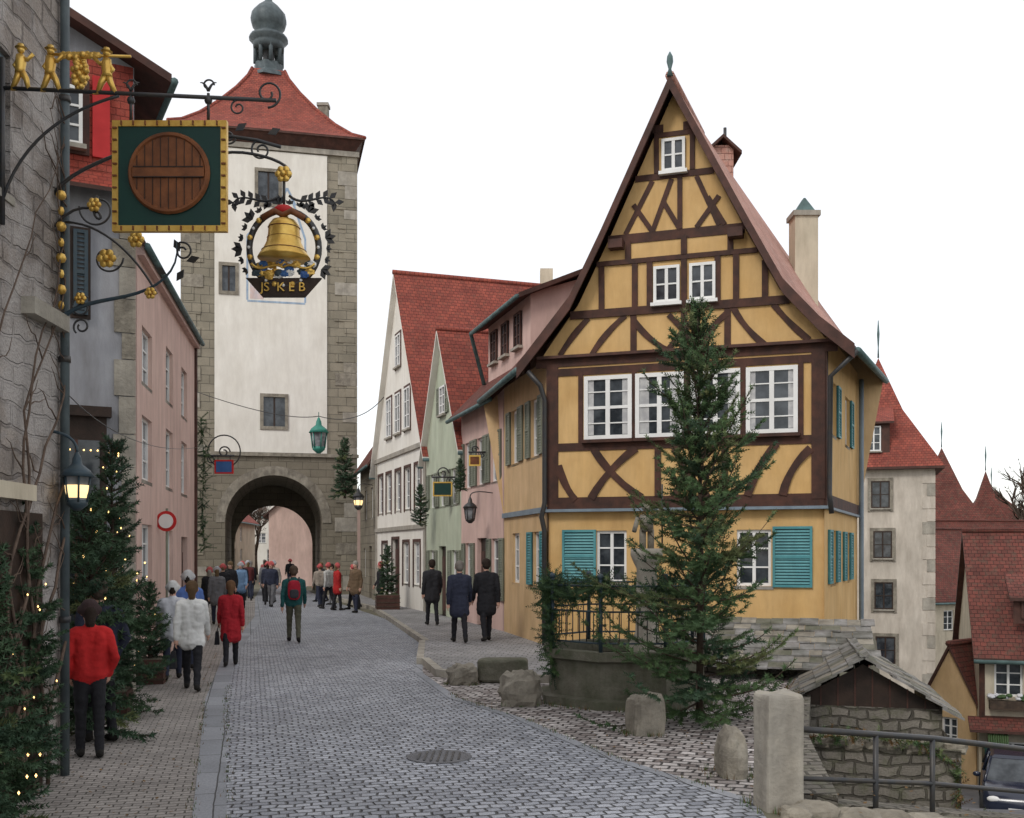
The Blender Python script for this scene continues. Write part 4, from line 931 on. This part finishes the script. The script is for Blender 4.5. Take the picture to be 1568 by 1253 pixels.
def hsign(name,c,w,h,mat,wallx,fm='gold'):
    B=MB(); c=V(c); B.box(c,(w,.04,h),mat); 
    for s in (-1,1): B.box(c+V((s*w/2,0,0)),(.04,.06,h+.04),fm); B.box(c+V((0,0,s*h/2)),(w-.04,.058,.04),fm)
    B.tube([(wallx,c.y,c.z+h*.9),(c.x+(w*.6 if wallx<c.x else -w*.6),c.y,c.z+h*.9)],.025,'iron',6)
    for s in (-1,1): B.tube([c+V((s*w*.35,0,h/2)),c+V((s*w*.35,0,h*.9))],.012,'iron',5)
    B.tube(spiral((c.x,c.y,c.z+h*1.2),w*.35,w*.1,1.3,0),.02,'iron',5); B.tube(spiral(((wallx+c.x)/2,c.y,c.z+h*.6),w*.25,w*.08,1.3,2),.018,'iron',5)
    return B.build(name)
hsign('shop_sign',(-7.45,26.5,4.35),.45,.32,'signblue',-8.1,'red')
hsign('shop_sign',(-2.1,31,4.05),.55,.4,'signgreen',-1.6)
hsign('shop_sign',(-1.0,27.5,4.6),.28,.25,'barrel',-.6)
B=MB(); B.tube([(-7.45+.42*math.cos(k*math.pi/16),26.5,4.75+.42*math.sin(k*math.pi/16)) for k in range(32)],.018,'iron',5,True); B.build('sign_ring')
B=MB(); my=Matrix.Rotation(math.pi/2,4,'X')
B.lathe([(.2,0),(.2,.02)],(-6.75,20,2.75),'red',24,False,my); B.lathe([(.14,0),(.14,.03)],(-6.75,19.99,2.75),'white',24,False,my)
B.tube([(-6.75,20.03,0),(-6.75,20.03,3.0)],.025,'greygreen',8); B.build('traffic_sign')

# ---------------------------------------------------------------- cars
def car(x,y,z,rz,mat):
    E=empty('parked_car'); B=MB(); G=MB()
    st=[(-2.05,.66,.35,.62),(-1.95,.78,.25,.78),(-1.3,.84,.22,.92),(-.5,.86,.2,.95),(.6,.86,.2,.96),(1.5,.84,.22,.95),(1.95,.78,.26,.86),(2.05,.68,.35,.7)]
    vs=[];fs=[]
    for X_,w,zl,zh in st: vs+=[(X_,-w*.92,zl),(X_,-w,zl+.2),(X_,-w*.97,zh-.08),(X_,-w*.85,zh),(X_,w*.85,zh),(X_,w*.97,zh-.08),(X_,w,zl+.2),(X_,w*.92,zl)]
    for i in range(len(st)-1):
        for j in range(8): fs.append((i*8+j,i*8+(j+1)%8,(i+1)*8+(j+1)%8,(i+1)*8+j))
    fs+= [tuple(range(8))[::-1],tuple(range(56,64))]; B.add(vs,fs,mat,True)
    G.hexa([V(q) for q in ((-1.05,-.76,.9),(1.6,-.76,.9),(1.6,.76,.9),(-1.05,.76,.9),(-.35,-.6,1.4),(1.2,-.6,1.4),(1.2,.6,1.4),(-.35,.6,1.4))],'glass')
    B.hexa([V(q) for q in ((-.38,-.62,1.39),(1.22,-.62,1.39),(1.22,.62,1.39),(-.38,.62,1.39),(-.28,-.52,1.46),(1.1,-.52,1.46),(1.1,.52,1.46),(-.28,.52,1.46))],mat)
    for s in (-1,1):
        for a_,b_ in (((-1.07,s*.77,.9),(-.36,s*.61,1.41)),((1.6,s*.77,.9),(1.21,s*.61,1.41)),((.4,s*.79,.9),(.4,s*.625,1.41))): B.tube([a_,b_],.035,mat,6)
        for X_ in (-1.3,1.3): B.lathe([(.2,-.11),(.32,-.1),(.33,0),(.32,.1),(.2,.11),(.18,.08),(.02,.09)],(X_,s*.78,.33),'rubber',20,True,Matrix.Rotation(-s*math.pi/2,4,'X'))
        B.sph((-1.98,s*.58,.66),(.08,.16,.08),'white',10); B.sph((-.7,s*.95,1.0),(.06,.1,.07),mat,8)
    B.box((-2.05,0,.42),(.06,.5,.12),'white')
    o=B.build('body',E);G.build('windows',E)
    E.location=(x,y,z); E.rotation_euler=(0,0,rz)
car(13.2,26.8,-4.6,1.15,'carblue'); car(13.0,33.5,-5.0,1.4,'carred')

# ---------------------------------------------------------------- people
def cloth(c):
    k='cloth_%.3f_%.3f_%.3f'%c
    if k not in MATS: M(k,c,dark(c,.75),5,rough=.9,bs=.5,bscale=9,bd=.03,stain=0)
    return k
def person(x,y,h,face,jacket,trous,hair=(.03,.02,.015),walk=1,lr=1,coat=0,hat=None,bag=None,pack=None,scarf=None,z=0,near=False,female=False,arm=None,shoes=(.02,.018,.016),lean=0):
    J,T,Hh,S_=cloth(jacket),cloth(trous),cloth(hair),cloth(shoes); s=h/1.75; caps=[]
    def cp(p,q,r1,r2,m): caps.append((V(p),V(q),r1,r2,m))
    th=[(.36*walk,.06),(-.26*walk,.28*walk+.03)] if walk else [(.05,.06),(-.03,.04)]
    if lr<0: th=th[::-1]
    drop=[.425*math.cos(t)+.42*math.cos(t-k) for t,k in th]; hz=max(drop)+.085
    for sx,(t,k) in zip((-1,1),th):
        hp=V((sx*.088,0,hz)); kn=hp+V((sx*.005,math.sin(t),-math.cos(t)))*.425; an=kn+V((0,math.sin(t-k),-math.cos(t-k)))*.42
        cp(hp,kn,.095,.066,T); cp(kn,an,.066,.05,T)
        lift=an.z-.085
        cp(an-V((0,.04,.03)),V((an.x+sx*.02,an.y+.15,max(.036,an.z-.05-lift*1.1 if t<0 else an.z-.035))),.045,.036,S_)
        cp(an,an-V((0,.02,.04)),.048,.045,S_)
    W_=.9 if female else 1
    P=lambda a_,b_,c_: V((a_*W_,b_+lean*(c_-hz),c_))
    cp(P(-.075,0,hz+.03),P(.075,0,hz+.03),.125,.125,J)
    for sx in (-1,1): cp(P(sx*.075,0,hz+.08),P(sx*.105,.0,hz+.42),.118,.112,J)
    cp(P(0,.02,hz+.1),P(0,.03,hz+.42),.125,.125,J); cp(P(-.155,-.01,hz+.49),P(.155,-.01,hz+.49),.07,.07,J)
    cp(P(0,-.01,hz+.47),P(0,0,hz+.54),.085,.07,J if not scarf else cloth(scarf)); 
    if coat:
        for sx in (-1,1): cp(P(sx*.07,0,hz),P(sx*.085,0,hz-coat),.13,.135,J)
        cp(P(0,.03,hz),P(0,.04,hz-coat),.12,.12,J);cp(P(0,-.03,hz),P(0,-.04,hz-coat),.12,.12,J)
    cp(P(0,0,hz+.52),P(0,.01,hz+.62),.056,.054,'skin')
    hc=P(0,.015,hz+.705)
    cp(hc+V((0,.02,-.045)),hc+V((0,0,.045)),.068,.09,'skin'); cp(hc+V((0,.085,.0)),hc+V((0,.105,-.025)),.012,.016,'skin')
    cp(hc+V((0,.055,-.075)),hc+V((0,.06,-.07)),.035,.035,'skin')
    for sx in (-1,1): cp(hc+V((sx*.088,-.005,.01)),hc+V((sx*.09,-.008,-.025)),.016,.012,'skin')
    if hat:
        Hm=cloth(hat); cp(hc+V((0,-.012,.04)),hc+V((0,-.01,.065)),.106,.1,Hm); cp(hc+V((-.08,.01,.035)),hc+V((.08,.01,.035)),.055,.055,Hm); cp(hc+V((0,-.05,-.02)),hc+V((0,-.05,.02)),.06,.07,Hh)
    else: cp(hc+V((0,-.03,.0)),hc+V((0,-.012,.055)),.085,.1,Hh)
    if female: cp(hc+V((0,-.055,.02)),hc+V((0,-.06,-.1)),.075,.055,Hh)
    hands=[]
    for i,sx in enumerate((-1,1)):
        t=th[1-i][0]*.9; sh=P(sx*.2,-.01,hz+.475)
        if arm=='pocket': e=sh+V((sx*.08,-.07,-.27)); wr=e+V((-sx*.05,.12,-.2))
        else: e=sh+V((sx*.045,math.sin(t)*.29-.02,-math.cos(t)*.29)); wr=e+V((sx*.01,math.sin(t+.35)*.25,-math.cos(t+.35)*.25))
        cp(sh,e,.064,.052,J); cp(e,wr,.052,.042,J)
        d=(wr-e).normalized(); cp(wr,wr+d*.085,.03,.036,'skin'); hands.append((wr,d,sx))
    me=MB()
    for p,q,r1,r2,m in caps:
        d=(q-p); L=d.length; d=d.normalized() if L>1e-5 else V((0,0,1)); n=5; path=[];rad=[]
        for i in range(n+1): a_=math.pi/2*(1-i/n); path.append(p-d*r1*math.sin(a_)); rad.append(max(r1*math.cos(a_),.002))
        for i in range(n+1): a_=math.pi/2*i/n; path.append(q+d*r2*math.sin(a_)); rad.append(max(r2*math.cos(a_),.002))
        if (path[n+1]-path[n]).length<1e-5: del path[n+1]; del rad[n+1]
        me.tube(path,rad,'skin',14)
    o=me.build('tmp'); md=o.modifiers.new('r','REMESH'); md.mode='VOXEL'; md.voxel_size=.014 if near else .022
    sm=o.modifiers.new('s','SMOOTH'); sm.iterations=3; sm.factor=.5
    dg=bpy.context.evaluated_depsgraph_get(); dg.update(); nmesh=bpy.data.meshes.new_from_object(o.evaluated_get(dg)); bpy.data.objects.remove(o)
    names=[]
    for c in caps:
        if c[4] not in names: names.append(c[4])
    nmesh.materials.clear()
    for k in names: nmesh.materials.append(MATS[k])
    N_=len(nmesh.polygons); cs=np.zeros(N_*3); nmesh.polygons.foreach_get('center',cs); cs=cs.reshape(-1,3)
    best=np.full(N_,9.);idx=np.zeros(N_,int)
    for p,q,r1,r2,m in caps:
        p_=np.array(p);d=np.array(q)-p_; L2=max(d@d,1e-9); u=np.clip((cs-p_)@d/L2,0,1)
        dist=np.linalg.norm(cs-p_-u[:,None]*d,axis=1)-(r1+(r2-r1)*u)
        if m==Hh or (hat and m==cloth(hat)): dist-=.006
        w=dist<best; best[w]=dist[w]; idx[w]=names.index(m)
    nmesh.polygons.foreach_set('material_index',idx.astype(np.int32)); nmesh.polygons.foreach_set('use_smooth',np.ones(N_,bool))
    vc=len(nmesh.vertices); co_=np.zeros(vc*3); nmesh.vertices.foreach_get('co',co_); nr=np.zeros(vc*3); nmesh.vertices.foreach_get('normal',nr); co_=co_.reshape(-1,3); nr=nr.reshape(-1,3)
    for i in range(vc):
        zc=co_[i,2]
        if .12<zc<hz+.5:
            q=co_[i]; f=noise.noise(V((q[0]*9+x,q[1]*9,q[2]*16)))*.011+noise.noise(V((q[0]*22,q[1]*22+y,q[2]*30)))*.004
            co_[i]+=nr[i]*f
    nmesh.vertices.foreach_set('co',co_.ravel())
    nmesh.update()
    ob=bpy.data.objects.new('pedestrian',nmesh); SC.collection.objects.link(ob)
    ob.location=(x,y,z); ob.rotation_euler=(0,0,face); ob.scale=(s,)*3
    D=MB()
    for sx in (-1,1):
        D.sph(hc+V((sx*.032,.083,.012)),(.012,.008,.008),'white',8); D.sph(hc+V((sx*.032,.09,.012)),(.006,.004,.006),'iron',6)
    D.box(hc+V((0,.098,-.052)),(.045,.006,.01),cloth((.4,.12,.1)))
    for wr,d,sx in hands:
        pc=wr+d*.11; fw=V((0,1,0))-d*d.y; fw=fw.normalized() if fw.length>.1 else V((1,0,0))
        for k in range(4):
            b0=pc+fw*(.022-.015*k)-d*.01; ln=(.05,.06,.055,.042)[k]
            c1=b0+d*ln*.6; c2=c1+(d*.7+fw*-.1-V((sx*.5,0,0))).normalized()*ln*.6
            D.tube([b0,c1,c2],[.0095,.009,.007],'skin',6)
        b0=wr+d*.03+fw*.028; D.tube([b0,b0+d*.03+fw*.025,b0+d*.06+fw*.03],[.011,.01,.008],'skin',6)
    if bag:
        bm_=cloth(bag); wr,d,sx=hands[0]; c=wr+V((-.04,0,-.33))
        D.hexa([c+V(q) for q in ((-.05,-.17,-.13),(.05,-.17,-.13),(.05,.17,-.13),(-.05,.17,-.13),(-.03,-.13,.13),(.03,-.13,.13),(.03,.13,.13),(-.03,.13,.13))],bm_)
        D.tube(bez([c+V((0,-.1,.12)),wr+d*.1+V((0,-.04,.06)),wr+d*.1+V((0,.04,.06)),c+V((0,.1,.12))]),.009,bm_,6)
    if pack:
        pm=cloth(pack); D.rock(P(0,-.19,hz+.3),(.14,.09,.22),pm,1,.6,0,.04); D.rock(P(0,-.27,hz+.22),(.1,.04,.1),cloth((.05,.05,.06)),2,.6,0,.04)
        for sx in (-1,1): D.tube([P(sx*.1,-.12,hz+.5),P(sx*.12,.02,hz+.58),P(sx*.12,.12,hz+.45),P(sx*.11,.1,hz+.25)],.018,cloth((.05,.05,.06)),6)
    D.build('hands_and_accessories',ob)
    return ob
BK=(.02,.02,.024); NV=(.03,.035,.06); WH=(.72,.72,.7); RD=(.50,.02,.02); GY=(.16,.16,.17)
AW=.25
person(-4.42,10.72,1.62,.5,RD,BK,near=True,walk=.3,female=True,arm='pocket',hat=(.05,.03,.03))
person(-4.68,11.6,1.82,.9,NV,BK,hair=(.12,.09,.07),near=True,walk=.35,arm='pocket')
person(-4.97,15.9,1.72,AW,WH,BK,hair=(.1,.06,.03),near=True,female=True,walk=1,coat=.12,bag=BK)
person(-5.7,17.2,1.66,AW,(.65,.66,.7),NV,hat=WH,walk=.8,lr=-1,coat=.1,bag=WH)
person(-5.95,18.8,1.80,AW,(.1,.18,.45),NV,hat=(.6,.6,.6),walk=.7)
person(-5.3,19.3,1.62,AW,(.42,.02,.03),BK,hair=(.15,.08,.04),female=True,near=True,walk=.9,lr=-1,coat=.3,bag=BK)
person(-5.2,24.4,1.84,AW,(.02,.10,.10),(.10,.10,.07),hair=(.1,.07,.05),near=True,walk=1,pack=(.4,.02,.04))
person(-1.17,22.8,1.82,.2,NV,BK,hair=(.2,.18,.16),walk=.8,near=True,coat=.25,z=.13)
person(-.58,23.2,1.86,.25,BK,BK,walk=.7,lr=-1,near=True,coat=.25,z=.13)
person(-2.2,28.2,1.80,.3,(.03,.03,.035),BK,walk=.6,coat=.2,z=.13)
far=[(-9.6,34,.2,BK),(-10.2,38.5,3.2,(.15,.25,.4)),(-9.4,40,3.0,NV),(-10.6,44,.1,GY),(-10.0,43,2.9,(.3,.28,.25)),(-11.6,45,.4,(.12,.03,.03)),(-9.3,31.5,.2,BK),(-8.7,30.2,.3,GY),(-9.9,36,2.8,BK),(-9.9,41.5,.2,NV),(-11.2,42.5,3.1,BK),
 (-6.4,37.5,-1,(.4,.02,.02)),(-6.9,38.5,1,(.5,.5,.48)),(-5.9,38,2,BK),(-5.5,36,2.6,(.15,.1,.06)),(-4.9,38.2,2,BK),(-7.5,40,.5,(.35,.3,.25)),(-6.1,39.8,-1.5,NV),(-7.3,41.5,2,(.2,.15,.12)),(-8.2,44,2.5,BK),(-12,47,.2,BK),(-13,60,.2,BK),(-14.5,60,3.1,(.4,.1,.1))]
for i,(x,y,f,c) in enumerate(far):
    person(x,y,1.64+.18*R.random(),f,c,R.choice([BK,NV,GY]),hair=R.choice([(.03,.02,.015),(.15,.1,.05),(.3,.28,.25)]),walk=R.uniform(.3,.9),lr=R.choice([-1,1]),coat=R.choice([0,.2]),female=R.random()<.5,z=.0,hat=R.choice([None,None,(.5,.1,.1),(.4,.4,.42)]))

# ---------------------------------------------------------------- world / light / camera
w=bpy.data.worlds.new('World'); SC.world=w; w.use_nodes=True; nt=w.node_tree
for n in list(nt.nodes): nt.nodes.remove(n)
sky=nt.nodes.new('ShaderNodeTexSky'); sky.sky_type='NISHITA'; sky.sun_disc=False; sky.sun_elevation=math.radians(42); sky.sun_rotation=math.radians(215)
b1=nt.nodes.new('ShaderNodeBackground'); b1.inputs[1].default_value=.05; nt.links.new(sky.outputs[0],b1.inputs[0])
b2=nt.nodes.new('ShaderNodeBackground'); b2.inputs[0].default_value=(1,.975,.95,1); b2.inputs[1].default_value=.95
ad=nt.nodes.new('ShaderNodeAddShader'); nt.links.new(b1.outputs[0],ad.inputs[0]);nt.links.new(b2.outputs[0],ad.inputs[1])
ou=nt.nodes.new('ShaderNodeOutputWorld'); nt.links.new(ad.outputs[0],ou.inputs[0])
sl=bpy.data.lights.new('sun','SUN'); sl.energy=1.3; sl.angle=math.radians(15); sl.color=(1,.96,.9)
so=bpy.data.objects.new('sun',sl); SC.collection.objects.link(so); so.rotation_euler=(math.radians(48),0,math.radians(-35))
cam=bpy.data.cameras.new('camera'); cam.lens=36; cam.sensor_width=36; cam.shift_y=.1395; cam.clip_end=2000
co=bpy.data.objects.new('camera',cam); SC.collection.objects.link(co); co.location=(0,0,2.15); co.rotation_euler=(math.pi/2,0,0); SC.camera=co
SC.view_settings.view_transform='Standard'; SC.view_settings.look='None'; SC.view_settings.exposure=0
